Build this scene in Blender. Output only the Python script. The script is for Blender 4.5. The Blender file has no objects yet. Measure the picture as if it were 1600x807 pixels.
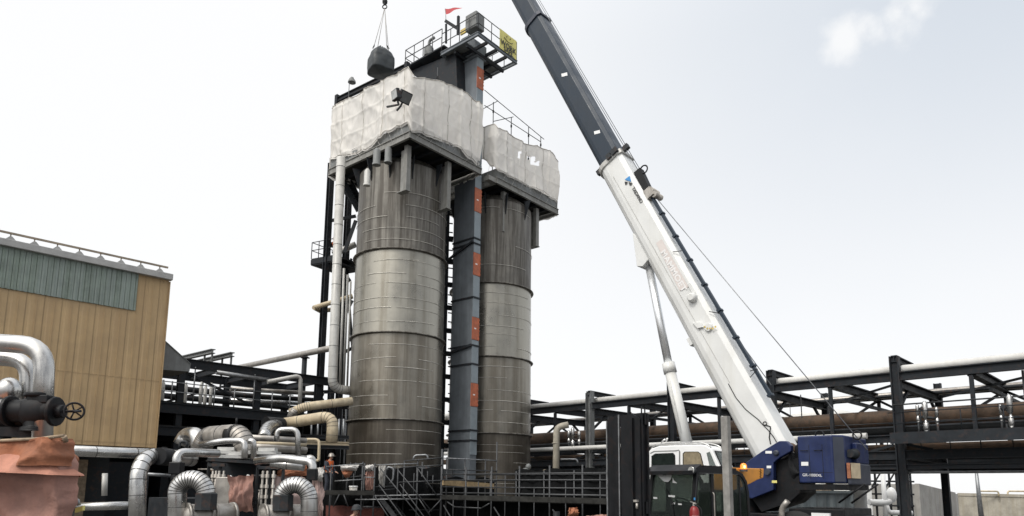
import bpy, math, random
from mathutils import Vector, Matrix, noise
random.seed(7)
C = bpy.context.scene.collection
SC = bpy.context.scene
V = Vector
R_ = math.radians

# ------------------------------------------------------------------ camera
FPX, PCX, PCY, HC = 1080.0, 800.0, 600.0, 2.3      # focal length and principal point for a 1600x807 frame, eye height
pit, rol = math.atan(163/1080), R_(0.6)
F_ = V((0, math.cos(pit), math.sin(pit))); U0 = V((0, -math.sin(pit), math.cos(pit))); R0 = V((1, 0, 0))
RR = R0*math.cos(rol) + U0*math.sin(rol); UU = U0*math.cos(rol) - R0*math.sin(rol)
CAM = V((0, 0, HC))
cd = bpy.data.cameras.new('camera'); cam = bpy.data.objects.new('camera', cd); C.objects.link(cam)
cd.sensor_width = 36; cd.lens = FPX/1600*36; cd.clip_end = 3000; cd.clip_start = .1
cd.shift_y = (PCY-403.5)/1600
cam.matrix_world = Matrix(((RR.x, UU.x, -F_.x, 0), (RR.y, UU.y, -F_.y, 0), (RR.z, UU.z, -F_.z, HC), (0, 0, 0, 1)))
SC.camera = cam

# ------------------------------------------------------------------ world, sun, exposure
SUN_EL, SUN_AZ = R_(50), R_(218)                   # azimuth clockwise from +Y (north)
w = bpy.data.worlds.new('World'); SC.world = w; w.use_nodes = True
nt = w.node_tree; nt.nodes.clear()
def N(t, typ, **k):
    n = t.nodes.new(typ)
    for a, b in k.items(): setattr(n, a, b)
    return n
sky = N(nt, 'ShaderNodeTexSky', sky_type='NISHITA', sun_disc=False, sun_elevation=SUN_EL, sun_rotation=SUN_AZ)
b1 = N(nt, 'ShaderNodeBackground'); b1.inputs[1].default_value = .1
nt.links.new(sky.outputs[0], b1.inputs[0])
tc = N(nt, 'ShaderNodeTexCoord')
sep = N(nt, 'ShaderNodeSeparateXYZ'); nt.links.new(tc.outputs['Generated'], sep.inputs[0])
def math_node(t, op, a, b=None, clamp=False):
    m = N(t, 'ShaderNodeMath', operation=op); m.use_clamp = clamp
    for i, q in enumerate((a, b)):
        if q is None: continue
        if isinstance(q, (int, float)): m.inputs[i].default_value = q
        else: t.links.new(q, m.inputs[i])
    return m.outputs[0]
def mapr(t, val, a, b, c, d, smooth=True):
    m = N(t, 'ShaderNodeMapRange'); m.interpolation_type = 'SMOOTHSTEP' if smooth else 'LINEAR'
    t.links.new(val, m.inputs[0])
    for i, q in enumerate((a, b, c, d)): m.inputs[i+1].default_value = q
    return m.outputs[0]
def mixc(t, fac, a, b, typ='MIX'):
    m = N(t, 'ShaderNodeMix', data_type='RGBA', blend_type=typ)
    if isinstance(fac, (int, float)): m.inputs[0].default_value = fac
    else: t.links.new(fac, m.inputs[0])
    for i, q in ((6, a), (7, b)):
        if isinstance(q, (tuple, list)): m.inputs[i].default_value = (*q[:3], 1)
        else: t.links.new(q, m.inputs[i])
    return m.outputs[2]
east = mapr(nt, sep.outputs[0], -.25, .62, 0, 1)
high = mapr(nt, sep.outputs[2], .12, .62, 0.06, 1)
ff = math_node(nt, 'MULTIPLY', east, high)
veil = mixc(nt, ff, (.97, .97, .97), (.64, .695, .765))
zen = mapr(nt, sep.outputs[2], .55, .95, 0, 1)
veil = mixc(nt, zen, veil, (1.25, 1.27, 1.32))
def pdir(px, py): return (F_ + RR*((px-PCX)/FPX) - UU*((py-PCY)/FPX)).normalized()
nz = N(nt, 'ShaderNodeTexNoise'); nz.inputs['Scale'].default_value = 16; nz.inputs['Detail'].default_value = 6
nt.links.new(tc.outputs['Generated'], nz.inputs[0])
cl = None
for dd, r0, r1 in ((pdir(1402, 26), .040, .004), (pdir(1432, 10), .034, -.004), (pdir(1365, 46), .036, .002), (pdir(1325, 66), .036, -.004), (pdir(1296, 84), .020, -.02)):
    vd = N(nt, 'ShaderNodeVectorMath', operation='DISTANCE'); vd.inputs[1].default_value = dd
    nrm = N(nt, 'ShaderNodeVectorMath', operation='NORMALIZE')
    nt.links.new(tc.outputs['Generated'], nrm.inputs[0]); nt.links.new(nrm.outputs[0], vd.inputs[0])
    dist = math_node(nt, 'ADD', vd.outputs['Value'], math_node(nt, 'MULTIPLY', math_node(nt, 'SUBTRACT', nz.outputs[0], .5), -.12))
    q = mapr(nt, dist, r0, r1, 0, 1)
    cl = q if cl is None else math_node(nt, 'MAXIMUM', cl, q)
veil = mixc(nt, math_node(nt, 'MULTIPLY', cl, .85), veil, (.97, .97, .965))
big = N(nt, 'ShaderNodeTexNoise'); big.inputs['Scale'].default_value = 2.2; big.inputs['Detail'].default_value = 4
nt.links.new(tc.outputs['Generated'], big.inputs[0])
veil = mixc(nt, math_node(nt, 'MULTIPLY', mapr(nt, big.outputs[0], .5, .75, 0, .45), east), veil, (.86, .88, .91))
behind = mapr(nt, sep.outputs[1], .15, -.5, 0, 1)
cn = N(nt, 'ShaderNodeTexNoise'); cn.inputs['Scale'].default_value = 5.5; cn.inputs['Detail'].default_value = 5; nt.links.new(tc.outputs['Generated'], cn.inputs[0])
veil = mixc(nt, behind, veil, mixc(nt, mapr(nt, cn.outputs[0], .40, .62, 0, 1), (.30, .32, .36), (1.05, 1.05, 1.06)))
sdv = (math.sin(SUN_AZ)*math.cos(SUN_EL), math.cos(SUN_AZ)*math.cos(SUN_EL), math.sin(SUN_EL))
dps = N(nt, 'ShaderNodeVectorMath', operation='DOT_PRODUCT'); dps.inputs[1].default_value = sdv; nt.links.new(tc.outputs['Generated'], dps.inputs[0])
veil = mixc(nt, mapr(nt, dps.outputs['Value'], .62, 1.0, 0, 1), veil, (2.6, 2.52, 2.4))
b2 = N(nt, 'ShaderNodeBackground'); nt.links.new(veil, b2.inputs[0]); b2.inputs[1].default_value = 1.0
mx = N(nt, 'ShaderNodeMixShader'); mx.inputs[0].default_value = .93
nt.links.new(b1.outputs[0], mx.inputs[1]); nt.links.new(b2.outputs[0], mx.inputs[2])
wo = N(nt, 'ShaderNodeOutputWorld'); nt.links.new(mx.outputs[0], wo.inputs[0])
sl = bpy.data.lights.new('sun', 'SUN'); sl.energy = 1.45; sl.angle = R_(12); sl.color = (1, .96, .9)
so = bpy.data.objects.new('sun', sl); C.objects.link(so)
sdir = V((math.sin(SUN_AZ)*math.cos(SUN_EL), math.cos(SUN_AZ)*math.cos(SUN_EL), math.sin(SUN_EL)))
so.rotation_euler = sdir.to_track_quat('Z', 'Y').to_euler(); so.location = (0, 0, 80)
vs = SC.view_settings; vs.view_transform = 'Standard'; vs.look = 'None'; vs.exposure = .12; vs.gamma = 1; vs.use_curve_mapping = False

# ------------------------------------------------------------------ placement helpers
S2 = math.sqrt(.5)
E1 = V((-S2, S2, 0)); E2 = V((S2, S2, 0)); Z = V((0, 0, 1)); X = V((1, 0, 0)); Y = V((0, 1, 0))   # the plant's own grid, 45 degrees to the view
def W(u, v, z): return E1*u + E2*v + Z*z
def uvz(p): return p.dot(E1), p.dot(E2), p.z
def ray(px, py): return F_ + RR*((px-PCX)/FPX) - UU*((py-PCY)/FPX)
def hit(px, py, n, d):
    r = ray(px, py); return CAM + r*((d - CAM.dot(n))/r.dot(n))
def at(px, py, y): return hit(px, py, Y, y)
def on_u(px, py, u): return hit(px, py, E1, u)
def on_v(px, py, v): return hit(px, py, E2, v)
def proj(p):
    q = p-CAM; d = q.dot(F_); return PCX+FPX*q.dot(RR)/d, PCY-FPX*q.dot(UU)/d
def lerp(a, b, t): return a + (b-a)*t
def interp(xs, x):
    xs = sorted(xs)
    if x <= xs[0][0]: return xs[0][1]
    for (a, b), (c, d) in zip(xs, xs[1:]):
        if x <= c: return b + (d-b)*(x-a)/(c-a)
    return xs[-1][1]
def perp(d, up=Z):
    d = d.normalized()
    if abs(d.dot(up)) > .97: up = E2 if abs(d.dot(E2)) < .9 else E1
    s = d.cross(up).normalized(); return s, s.cross(d).normalized()

# ------------------------------------------------------------------ mesh builder
class MB:
    def __init__(s): s.v = []; s.f = []; s.sm = []; s.mi = []; s.cur = 0
    def add(s, vs, fs, smooth=False):
        o = len(s.v); s.v += [V(p) for p in vs]
        for f in fs: s.f.append([i+o for i in f]); s.sm.append(smooth); s.mi.append(s.cur)
        return s
    def box(s, c, sx, sy, sz, ax=(X, Y, Z)):
        c = V(c); a, b, d = ax
        P = [c + a*(sx/2*i) + b*(sy/2*j) + d*(sz/2*k) for i in (-1, 1) for j in (-1, 1) for k in (-1, 1)]
        return s.add(P, [(0,1,3,2), (4,6,7,5), (0,4,5,1), (2,3,7,6), (0,2,6,4), (1,5,7,3)])
    def gbox(s, u0, u1, v0, v1, z0, z1):
        return s.box(W((u0+u1)/2, (v0+v1)/2, (z0+z1)/2), abs(u1-u0), abs(v1-v0), abs(z1-z0), (E1, E2, Z))
    def beam(s, p0, p1, w, h, up=Z):
        p0, p1 = V(p0), V(p1); d = p1-p0; L = d.length
        a, b = perp(d, up); return s.box((p0+p1)/2, L, w, h, (d.normalized(), a, b))
    def ibeam(s, p0, p1, w, h, t=.04, up=Z):
        p0, p1 = V(p0), V(p1); a, b = perp(p1-p0, up)
        s.beam(p0+b*(h/2-t/2), p1+b*(h/2-t/2), w, t, up); s.beam(p0-b*(h/2-t/2), p1-b*(h/2-t/2), w, t, up)
        return s.beam(p0, p1, t*.8, h-2*t-.004, up)
    def tube(s, pts, r, n=8, caps=True, smooth=True):
        pts = [V(p) for p in pts]; m = len(pts); rs = r if isinstance(r, (list, tuple)) else [r]*m
        T = []
        for i in range(m):
            d = (pts[min(i+1, m-1)]-pts[max(i-1, 0)])
            T.append(d.normalized() if d.length > 1e-9 else Z)
        a, b = perp(T[0]); vs = []
        for i in range(m):
            if i:
                a = a - T[i]*a.dot(T[i])
                a = a.normalized() if a.length > 1e-6 else perp(T[i])[0]
                b = a.cross(T[i])*-1
                b = T[i].cross(a)
            else: b = T[0].cross(a)
            for k in range(n):
                q = 2*math.pi*k/n; vs.append(pts[i] + a*(math.cos(q)*rs[i]) + b*(math.sin(q)*rs[i]))
        fs = [(i*n+k, i*n+(k+1)%n, (i+1)*n+(k+1)%n, (i+1)*n+k) for i in range(m-1) for k in range(n)]
        s.add(vs, fs, smooth)
        if caps:
            o = len(s.v)-len(vs)
            for base, rev in ((0, True), ((m-1)*n, False)):
                f = [o+base+k for k in range(n)]
                s.f.append(f[::-1] if rev else f); s.sm.append(False); s.mi.append(s.cur)
        return s
    def cyl(s, p0, p1, r, n=16, r2=None): return s.tube([p0, p1], [r, r if r2 is None else r2], n)
    def lathe(s, c, prof, n=32, ax=Z, smooth=True, caps=True):
        c = V(c); a, b = perp(ax, X if abs(ax.x) < .9 else Y); vs = []
        for r, z in prof:
            for k in range(n):
                q = 2*math.pi*k/n; vs.append(c + ax*z + a*(r*math.cos(q)) + b*(r*math.sin(q)))
        m = len(prof)
        s.add(vs, [(i*n+k, i*n+(k+1)%n, (i+1)*n+(k+1)%n, (i+1)*n+k) for i in range(m-1) for k in range(n)], smooth)
        if caps:
            o = len(s.v)-len(vs)
            for base in (0, (m-1)*n):
                if prof[0 if base == 0 else -1][0] > 1e-4:
                    s.f.append([o+base+k for k in range(n)]); s.sm.append(False); s.mi.append(s.cur)
        return s
    def prism(s, poly, ext):
        n = len(poly); ext = V(ext); P = [V(p) for p in poly]
        s.add(P + [p+ext for p in P], [tuple(range(n))[::-1], tuple(range(n, 2*n))] + [(i, (i+1) % n, n+(i+1) % n, n+i) for i in range(n)])
        return s
    def sheet(s, fn, nu, nv, smooth=True, closed=False):
        vs = [fn(i/nu, j/nv) for j in range(nv+1) for i in range(nu+(0 if closed else 1))]
        k = nu if closed else nu+1
        return s.add(vs, [(j*k+i, j*k+(i+1) % k, (j+1)*k+(i+1) % k, (j+1)*k+i) for j in range(nv) for i in range(nu)], smooth)
    def ball(s, c, rx, ry=None, rz=None, n=12, m=8, ax=(X, Y, Z)):
        ry = ry or rx; rz = rz or rx; c = V(c)
        def fn(a, b):
            th, ph = 2*math.pi*a, math.pi*(b-.5)
            return c + ax[0]*(rx*math.cos(ph)*math.cos(th)) + ax[1]*(ry*math.cos(ph)*math.sin(th)) + ax[2]*(rz*math.sin(ph))
        return s.sheet(fn, n, m, True, True)
    def torus(s, c, ax, R, r, n=20, m=6):
        a, b = perp(ax); pts = [V(c)+a*(R*math.cos(2*math.pi*i/n))+b*(R*math.sin(2*math.pi*i/n)) for i in range(n+1)]
        return s.tube(pts, r, m, False)
    def build(s, name, m, parent=None, bevel=0):
        base = wloc(parent) if parent else None
        if parent is None:
            lo = V((min(p.x for p in s.v), min(p.y for p in s.v), min(p.z for p in s.v))); hi = V((max(p.x for p in s.v), max(p.y for p in s.v), 0))
            base = V(((lo.x+hi.x)/2, (lo.y+hi.y)/2, lo.z))
        me = bpy.data.meshes.new(name); me.from_pydata([p-base for p in s.v], [], s.f)
        me.polygons.foreach_set('use_smooth', s.sm)
        ms = m if isinstance(m, (list, tuple)) else [m]
        for q in ms: me.materials.append(q)
        if len(ms) > 1: me.polygons.foreach_set('material_index', s.mi)
        me.validate(); me.update()
        o = bpy.data.objects.new(name, me); C.objects.link(o)
        if parent: o.parent = parent
        else: o.location = base
        if bevel:
            bm_ = o.modifiers.new('bevel', 'BEVEL'); bm_.width = bevel; bm_.segments = 2; bm_.limit_method = 'ANGLE'
        return o
def wloc(o):
    p = V(o.location)
    while o.parent: o = o.parent; p += o.location
    return p
def tag(o, label=None, cat=None, group=None, kind=None):
    if label: o['label'] = label
    if cat: o['category'] = cat
    if group: o['group'] = group
    if kind: o['kind'] = kind
    return o
def thing(name, label, cat, loc, group=None):
    o = bpy.data.objects.new(name, None); C.objects.link(o); o.location = V(loc); o.empty_display_size = .3
    return tag(o, label, cat, group)
def children(o): return [c for c in C.objects if c.parent == o]
def copy_tree(o, parent=None):
    c = o.copy(); C.objects.link(c); c.parent = parent
    for ch in children(o): copy_tree(ch, c)
    return c
def fillet(pts, r, k=5):
    pts = [V(p) for p in pts]; out = [pts[0]]
    for a, b, c in zip(pts, pts[1:], pts[2:]):
        d0, d1 = (a-b), (c-b); l = min(r, d0.length*.49, d1.length*.49)
        p, q = b+d0.normalized()*l, b+d1.normalized()*l
        for i in range(k+1):
            t = i/k; out.append(p*(1-t)**2 + b*(2*t*(1-t)) + q*t*t)
    out.append(pts[-1]); return out
def pipe(name, label, pts, r, m, bend=None, seams=0, n=14, group=None, cat='pipe', parent=None, flange=False):
    path = fillet(pts, bend or r*3.2, 6) if len(pts) > 2 else [V(p) for p in pts]
    b = MB(); b.tube(path, r, n); b.cur = 1
    if seams:
        for i in range(len(path)-1):
            a, c = path[i], path[i+1]; L = (c-a).length; d = (c-a).normalized() if L > 1e-6 else Z
            k = max(1, int(L/seams))
            for j in range(k):
                p = a + (c-a)*((j+.5)/k); b.tube([p-d*.01, p+d*.01], r*1.03, n)
    b.cur = 0
    if flange:
        for p, q in ((path[0], path[1]), (path[-1], path[-2])):
            d = (q-p).normalized(); b.tube([p, p+d*.05], r*1.5, n)
    b.cur = 0
    o = b.build(name, [m, M['seamdark']] if seams else m, parent)
    if parent is None: tag(o, label, cat, group)
    elif label: o['label'] = label
    return o

# ------------------------------------------------------------------ materials
def mat(name, c, rough=.55, metal=0., var=.3, scale=2., streak=0., c2=None, bump=.0, bscale=8., trans=0., emit=None, wave=None, rust=0., coat=0., cov=.5, spec=.5, bdist=.03, sw=.13, ss=3.4, an=None):
    m = bpy.data.materials.new(name); m.use_nodes = True; t = m.node_tree; bs = t.nodes['Principled BSDF']
    tcn = N(t, 'ShaderNodeTexCoord')
    n1 = N(t, 'ShaderNodeTexNoise'); n1.inputs['Scale'].default_value = scale; n1.inputs['Detail'].default_value = 8; n1.inputs['Roughness'].default_value = .65
    t.links.new(tcn.outputs['Object'], n1.inputs[0])
    dark = tuple(q*(1-var) for q in c[:3]); lite = tuple(min(1, q*(1+var*.45)) for q in c[:3])
    col = mixc(t, mapr(t, n1.outputs[0], .28, .72, 0, 1), dark, lite)
    if streak:
        mp = N(t, 'ShaderNodeMapping'); mp.inputs['Scale'].default_value = (ss, ss, ss*.04); t.links.new(tcn.outputs['Object'], mp.inputs[0])
        n2 = N(t, 'ShaderNodeTexNoise'); n2.inputs['Scale'].default_value = 1.0; n2.inputs['Detail'].default_value = 7; n2.inputs['Roughness'].default_value = .7
        t.links.new(mp.outputs[0], n2.inputs[0])
        col = mixc(t, math_node(t, 'MULTIPLY', mapr(t, n2.outputs[0], cov-sw, cov+sw, 0, 1), streak), col, c2 or dark)
    if rust:
        n3 = N(t, 'ShaderNodeTexNoise'); n3.inputs['Scale'].default_value = 5; n3.inputs['Detail'].default_value = 10; t.links.new(tcn.outputs['Object'], n3.inputs[0])
        col = mixc(t, math_node(t, 'MULTIPLY', mapr(t, n3.outputs[0], .52, .68, 0, 1), rust), col, (.16, .07, .035))
    hgt = None
    if wave:   # (direction vector, spacing, depth): corrugation or boards
        dv, sp, dep = wave
        dp = N(t, 'ShaderNodeVectorMath', operation='DOT_PRODUCT'); dp.inputs[1].default_value = dv; t.links.new(tcn.outputs['Object'], dp.inputs[0])
        hgt = mapr(t, math_node(t, 'ABSOLUTE', math_node(t, 'SUBTRACT', math_node(t, 'FRACT', math_node(t, 'DIVIDE', dp.outputs['Value'], sp)), .5)), .06, .16, 0, 1)
        bw = N(t, 'ShaderNodeBump'); bw.inputs['Strength'].default_value = 1; bw.inputs['Distance'].default_value = dep; t.links.new(hgt, bw.inputs['Height'])
    if bump:
        n4 = N(t, 'ShaderNodeTexNoise'); n4.inputs['Scale'].default_value = bscale; n4.inputs['Detail'].default_value = 6; 
        if an:
            mp4 = N(t, 'ShaderNodeMapping'); mp4.inputs['Scale'].default_value = an; mp4.inputs['Rotation'].default_value = (.35, .3, 0); t.links.new(tcn.outputs['Object'], mp4.inputs[0]); t.links.new(mp4.outputs[0], n4.inputs[0])
        else: t.links.new(tcn.outputs['Object'], n4.inputs[0])
        bp = N(t, 'ShaderNodeBump'); bp.inputs['Strength'].default_value = min(1, bump); bp.inputs['Distance'].default_value = bdist
        t.links.new(n4.outputs[0], bp.inputs['Height'])
        if hgt is not None: t.links.new(bw.outputs[0], bp.inputs['Normal'])
        t.links.new(bp.outputs[0], bs.inputs['Normal'])
    elif hgt is not None: t.links.new(bw.outputs[0], bs.inputs['Normal'])
    t.links.new(col, bs.inputs['Base Color'])
    rg = mapr(t, n1.outputs[0], .3, .7, max(.03, rough-.1), min(1, rough+.12)); t.links.new(rg, bs.inputs['Roughness'])
    bs.inputs['Metallic'].default_value = metal; bs.inputs['Coat Weight'].default_value = coat; bs.inputs['Specular IOR Level'].default_value = spec
    if emit:
        bs.inputs['Emission Color'].default_value = (*emit[0], 1); bs.inputs['Emission Strength'].default_value = emit[1]
    if trans:
        tr = N(t, 'ShaderNodeBsdfTranslucent'); t.links.new(col, tr.inputs[0]); ms = N(t, 'ShaderNodeMixShader'); ms.inputs[0].default_value = trans
        t.links.new(bs.outputs[0], ms.inputs[1]); t.links.new(tr.outputs[0], ms.inputs[2]); t.links.new(ms.outputs[0], t.nodes['Material Output'].inputs[0])
    return m
def glass(name, tint, alpha=.45):
    m = bpy.data.materials.new(name); m.use_nodes = True; t = m.node_tree; bs = t.nodes['Principled BSDF']
    bs.inputs['Base Color'].default_value = (*tint, 1); bs.inputs['Roughness'].default_value = .04; bs.inputs['Specular IOR Level'].default_value = .3
    tr = N(t, 'ShaderNodeBsdfTransparent'); tr.inputs[0].default_value = (.62, .665, .63, 1); ms = N(t, 'ShaderNodeMixShader')
    tcn = N(t, 'ShaderNodeTexCoord'); n1 = N(t, 'ShaderNodeTexNoise'); n1.inputs['Scale'].default_value = 2.5; t.links.new(tcn.outputs['Object'], n1.inputs[0])
    t.links.new(mapr(t, n1.outputs[0], .3, .7, alpha-.08, alpha+.08), ms.inputs[0])
    t.links.new(bs.outputs[0], ms.inputs[2]); t.links.new(tr.outputs[0], ms.inputs[1]); t.links.new(ms.outputs[0], t.nodes['Material Output'].inputs[0])
    return m
M = {}
M['ground'] = mat('yard_concrete', (.10, .097, .09), .9, var=.35, scale=.3, bump=.3)
M['tan_clad'] = mat('tan_cladding', (.45, .315, .165), .55, var=.16, scale=.8, bump=.6, bscale=.9, bdist=.06, streak=.4, c2=(.33, .22, .115), wave=(E2, .6, .03), cov=.55)
M['green_clad'] = mat('green_cladding', (.215, .265, .225), .6, var=.35, scale=1.5, streak=.6, c2=(.33, .38, .36), wave=(E2, .19, .03))
M['gutter'] = mat('gutter_metal', (.38, .38, .37), .5, .2, var=.2)
M['ribmetal'] = mat('roof_rib_metal', (.30, .25, .19), .6, .1)
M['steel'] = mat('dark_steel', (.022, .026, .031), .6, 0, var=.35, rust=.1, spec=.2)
M['steel2'] = mat('weathered_steel', (.032, .036, .04), .6, .1, var=.4, rust=.25, spec=.3)
M['greysteel'] = mat('grey_painted_steel', (.19, .20, .20), .6, .1, var=.3, streak=.4, c2=(.10, .10, .095))
M['fascia'] = mat('grey_fascia', (.27, .27, .255), .6, .1, var=.3, scale=2, streak=.5, c2=(.14, .135, .12))
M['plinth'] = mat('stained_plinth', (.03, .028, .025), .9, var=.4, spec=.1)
M['bluegrey'] = mat('blue_grey_casing', (.155, .175, .195), .55, .1, var=.22, scale=1.2, streak=.25, c2=(.05, .06, .07))
M['bluelite'] = mat('pale_blue_grey_panel', (.235, .275, .30), .5, .1, var=.2, scale=1.4)
M['orange'] = mat('orange_hatch_paint', (.46, .13, .06), .6, var=.35, scale=3)
M['shell_top'] = mat('stained_shell', (.20, .19, .168), .46, .35, var=.3, scale=1.2, streak=.9, c2=(.06, .052, .042), bump=.05, bscale=3, cov=.49, sw=.09, ss=2.7)
M['shell_mid'] = mat('grey_shell', (.36, .345, .30), .33, .8, var=.18, scale=.8, streak=.55, c2=(.17, .15, .115), bump=.08, bscale=1.5, cov=.56, sw=.1, ss=1.6)
M['shell_brown'] = mat('olive_brown_shell', (.265, .248, .212), .34, .75, var=.28, scale=.7, streak=.6, c2=(.115, .096, .07), bump=.08, bscale=1.5, cov=.52, sw=.1, ss=1.5)
M['shell_low'] = mat('brown_shell', (.16, .143, .118), .40, .65, var=.35, scale=.6, streak=.7, c2=(.055, .046, .036), bump=.06, bscale=1.5, cov=.5, ss=1.3)
M['seam'] = mat('bright_seam', (.72, .70, .64), .4, .3, var=.4, scale=4)
M['whitepipe'] = mat('grey_white_pipe', (.50, .50, .48), .5, .1, var=.2, streak=.35, c2=(.33, .31, .28))
M['alu'] = mat('aluminium_jacket', (.60, .60, .59), .27, .92, var=.3, scale=1.6, bump=.14, bscale=3.5, streak=.35, c2=(.36, .34, .31), ss=2.2, cov=.57)
M['alu_dull'] = mat('dull_aluminium', (.42, .40, .37), .45, .6, var=.4, scale=2.5, bump=.1, streak=.4, c2=(.2, .17, .14))
M['cream'] = mat('cream_paint', (.55, .47, .33), .55, var=.3, scale=3, streak=.3, c2=(.33, .24, .14))
M['rustpipe'] = mat('rusty_pipe', (.125, .085, .058), .75, .1, var=.5, scale=2.5, rust=.3)
M['tarp'] = mat('white_tarp', (.89, .865, .82), .45, var=.08, scale=.5, bump=.6, bscale=.9, bdist=.10, an=(2.2, 2.2, .5), trans=.42, streak=.45, c2=(.66, .615, .54), cov=.62, ss=1.6)
M['tarpseam'] = mat('tarp_hem', (.60, .57, .52), .6, var=.3, scale=3, trans=.2)
M['salmon'] = mat('salmon_tarp', (.36, .195, .155), .85, var=.35, scale=1.5, bump=1, bscale=3, bdist=.08, streak=.3, c2=(.19, .125, .115))
M['rusttarp'] = mat('rust_orange_tarp', (.37, .145, .075), .85, var=.45, scale=2, bump=1, bscale=4, bdist=.06)
M['coral'] = mat('coral_tarp', (.50, .235, .165), .85, var=.3, scale=2, bump=1, bscale=3, bdist=.07)
M['dullred'] = mat('dull_red_cloth', (.12, .04, .032), .9, var=.4, scale=3, bump=.5)
M['putty'] = mat('putty_paint', (.36, .335, .275), .6, var=.25, scale=3, streak=.4, c2=(.22, .20, .16))
M['pinktarp'] = mat('pale_pink_tarp', (.42, .31, .285), .85, var=.3, scale=2, bump=.5, bscale=4)
M['black'] = mat('black_rubber', (.014, .015, .017), .6, var=.4, spec=.25)
M['blackpaint'] = mat('black_paint', (.010, .011, .013), .5, 0, var=.35, scale=3, rust=.05, spec=.22)
M['boomblack'] = mat('boom_dark_paint', (.014, .026, .043), .42, 0, var=.2, scale=1, streak=.2, c2=(.03, .04, .05), spec=.35)
M['boomwhite'] = mat('boom_white_paint', (.67, .68, .67), .40, var=.08, scale=.8, streak=.5, c2=(.54, .53, .48), coat=.2, cov=.62, ss=1.6, bump=.15, bscale=1.2, bdist=.02)
M['white'] = mat('white_paint', (.78, .79, .79), .4, var=.06, coat=.2)
M['blue'] = mat('crane_blue', (.010, .021, .085), .42, var=.3, scale=2, streak=.4, c2=(.025, .035, .07), cov=.58, coat=.15, spec=.35)
M['bluedk'] = mat('crane_slate_blue', (.035, .042, .062), .5, var=.2)
M['seamdark'] = mat('jacket_seam', (.10, .10, .10), .5, .5, var=.3)
M['seatcloth'] = mat('seat_cloth', (.32, .29, .24), .9, var=.3)
M['lining'] = mat('cab_lining', (.42, .38, .29), .85, var=.35, scale=3)
M['chrome'] = mat('chrome_rod', (.80, .82, .84), .30, .7, var=.1)
M['amber'] = mat('amber_lens', (.85, .22, .02), .2, var=.1, emit=((1, .25, .02), .7))
M['amberlit'] = mat('amber_bulb', (1, .6, .2), .3, var=.05, emit=((1, .5, .12), 6))
M['amberpaint'] = mat('amber_paint', (.60, .26, .04), .5, var=.2)
M['glassdk'] = glass('tinted_glass', (.02, .03, .026), .35)
M['glasslt'] = glass('clear_glass', (.25, .28, .28), .45)
M['blindtan'] = mat('tan_blind', (.24, .20, .13), .9, var=.35, scale=6)
M['galv'] = mat('galvanised_tube', (.27, .28, .29), .4, .6, var=.35, scale=5)
M['galvdk'] = mat('dull_scaffold_tube', (.055, .058, .062), .5, .3, var=.4, scale=5)
M['plank'] = mat('scaffold_plank', (.33, .24, .13), .8, var=.4, scale=5)
M['plankgrey'] = mat('grey_deck', (.034, .034, .032), .85, var=.5, scale=3, spec=.15)
M['net'] = mat('black_netting_or_shade', (.010, .0108, .0115), .9, var=.5, scale=3, spec=.08)
M['red'] = mat('red_paint', (.24, .018, .02), .4, var=.2)
M['pennant'] = mat('red_cloth', (.68, .13, .14), .8, var=.2, trans=.3)
M['yellow'] = mat('yellow_banner', (.72, .66, .22), .7, var=.12, scale=3)
M['yellowbox'] = mat('yellow_paint', (.62, .47, .14), .6)
M['ink'] = mat('black_lettering', (.03, .03, .03), .6)
M['conc'] = mat('pale_concrete', (.34, .335, .32), .9, var=.25, scale=1.2, streak=.35, c2=(.22, .20, .17), bump=.2)
M['concbeige'] = mat('beige_concrete', (.40, .375, .32), .9, var=.3, scale=1.4, streak=.4, c2=(.27, .23, .16), bump=.2)
M['tankwhite'] = mat('white_tank', (.62, .62, .60), .6, var=.12, streak=.3, c2=(.48, .46, .42))
M['container'] = mat('container_grey', (.085, .105, .115), .6, var=.3, scale=2, streak=.35, c2=(.15, .16, .16))
M['timber'] = mat('old_timber', (.34, .26, .18), .85, var=.4, scale=6)
M['postgrey'] = mat('grey_timber_post', (.27, .265, .25), .85, var=.35, scale=6, streak=.5, c2=(.14, .13, .12), bump=.3)
M['bag'] = mat('grey_woven_bag', (.03, .037, .042), .6, var=.35, scale=3, bump=.5, bscale=6)
M['strap'] = mat('pale_sling', (.45, .44, .42), .8)
M['logoblue'] = mat('logo_blue', (.05, .28, .62), .5)
M['ghost'] = mat('faded_decal', (.63, .58, .555), .5, var=.08)
M['ghost2'] = mat('faded_letter', (.74, .735, .73), .5, var=.05)
M['lensglass'] = mat('lamp_lens', (.45, .46, .45), .12, .3)
M['skin'] = mat('skin', (.42, .25, .18), .6, var=.1)
M['bluecloth'] = mat('blue_shirt', (.08, .18, .40), .9, var=.25, scale=8)
M['darkcloth'] = mat('dark_trousers', (.035, .04, .055), .9, var=.3, scale=8)
M['hivis'] = mat('orange_vest', (.75, .16, .04), .8, var=.25, scale=8)
M['silvertape'] = mat('silver_tape', (.6, .6, .58), .4, .3)
M['clothwhite'] = mat('white_cloth', (.62, .60, .57), .85, var=.25, scale=3, bump=.6, bscale=5)
M['bucket'] = mat('white_plastic', (.6, .58, .54), .6)
M['tyre'] = mat('tyre_rubber', (.02, .02, .02), .85, bump=.3, bscale=15)
# ================================================================== setting
g = MB(); g.sheet(lambda a, b: V((lerp(-900, 900, a), lerp(-60, 1700, b), 0)), 30, 30, False)
tag(g.build('ground', M['ground']), kind='structure')

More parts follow.
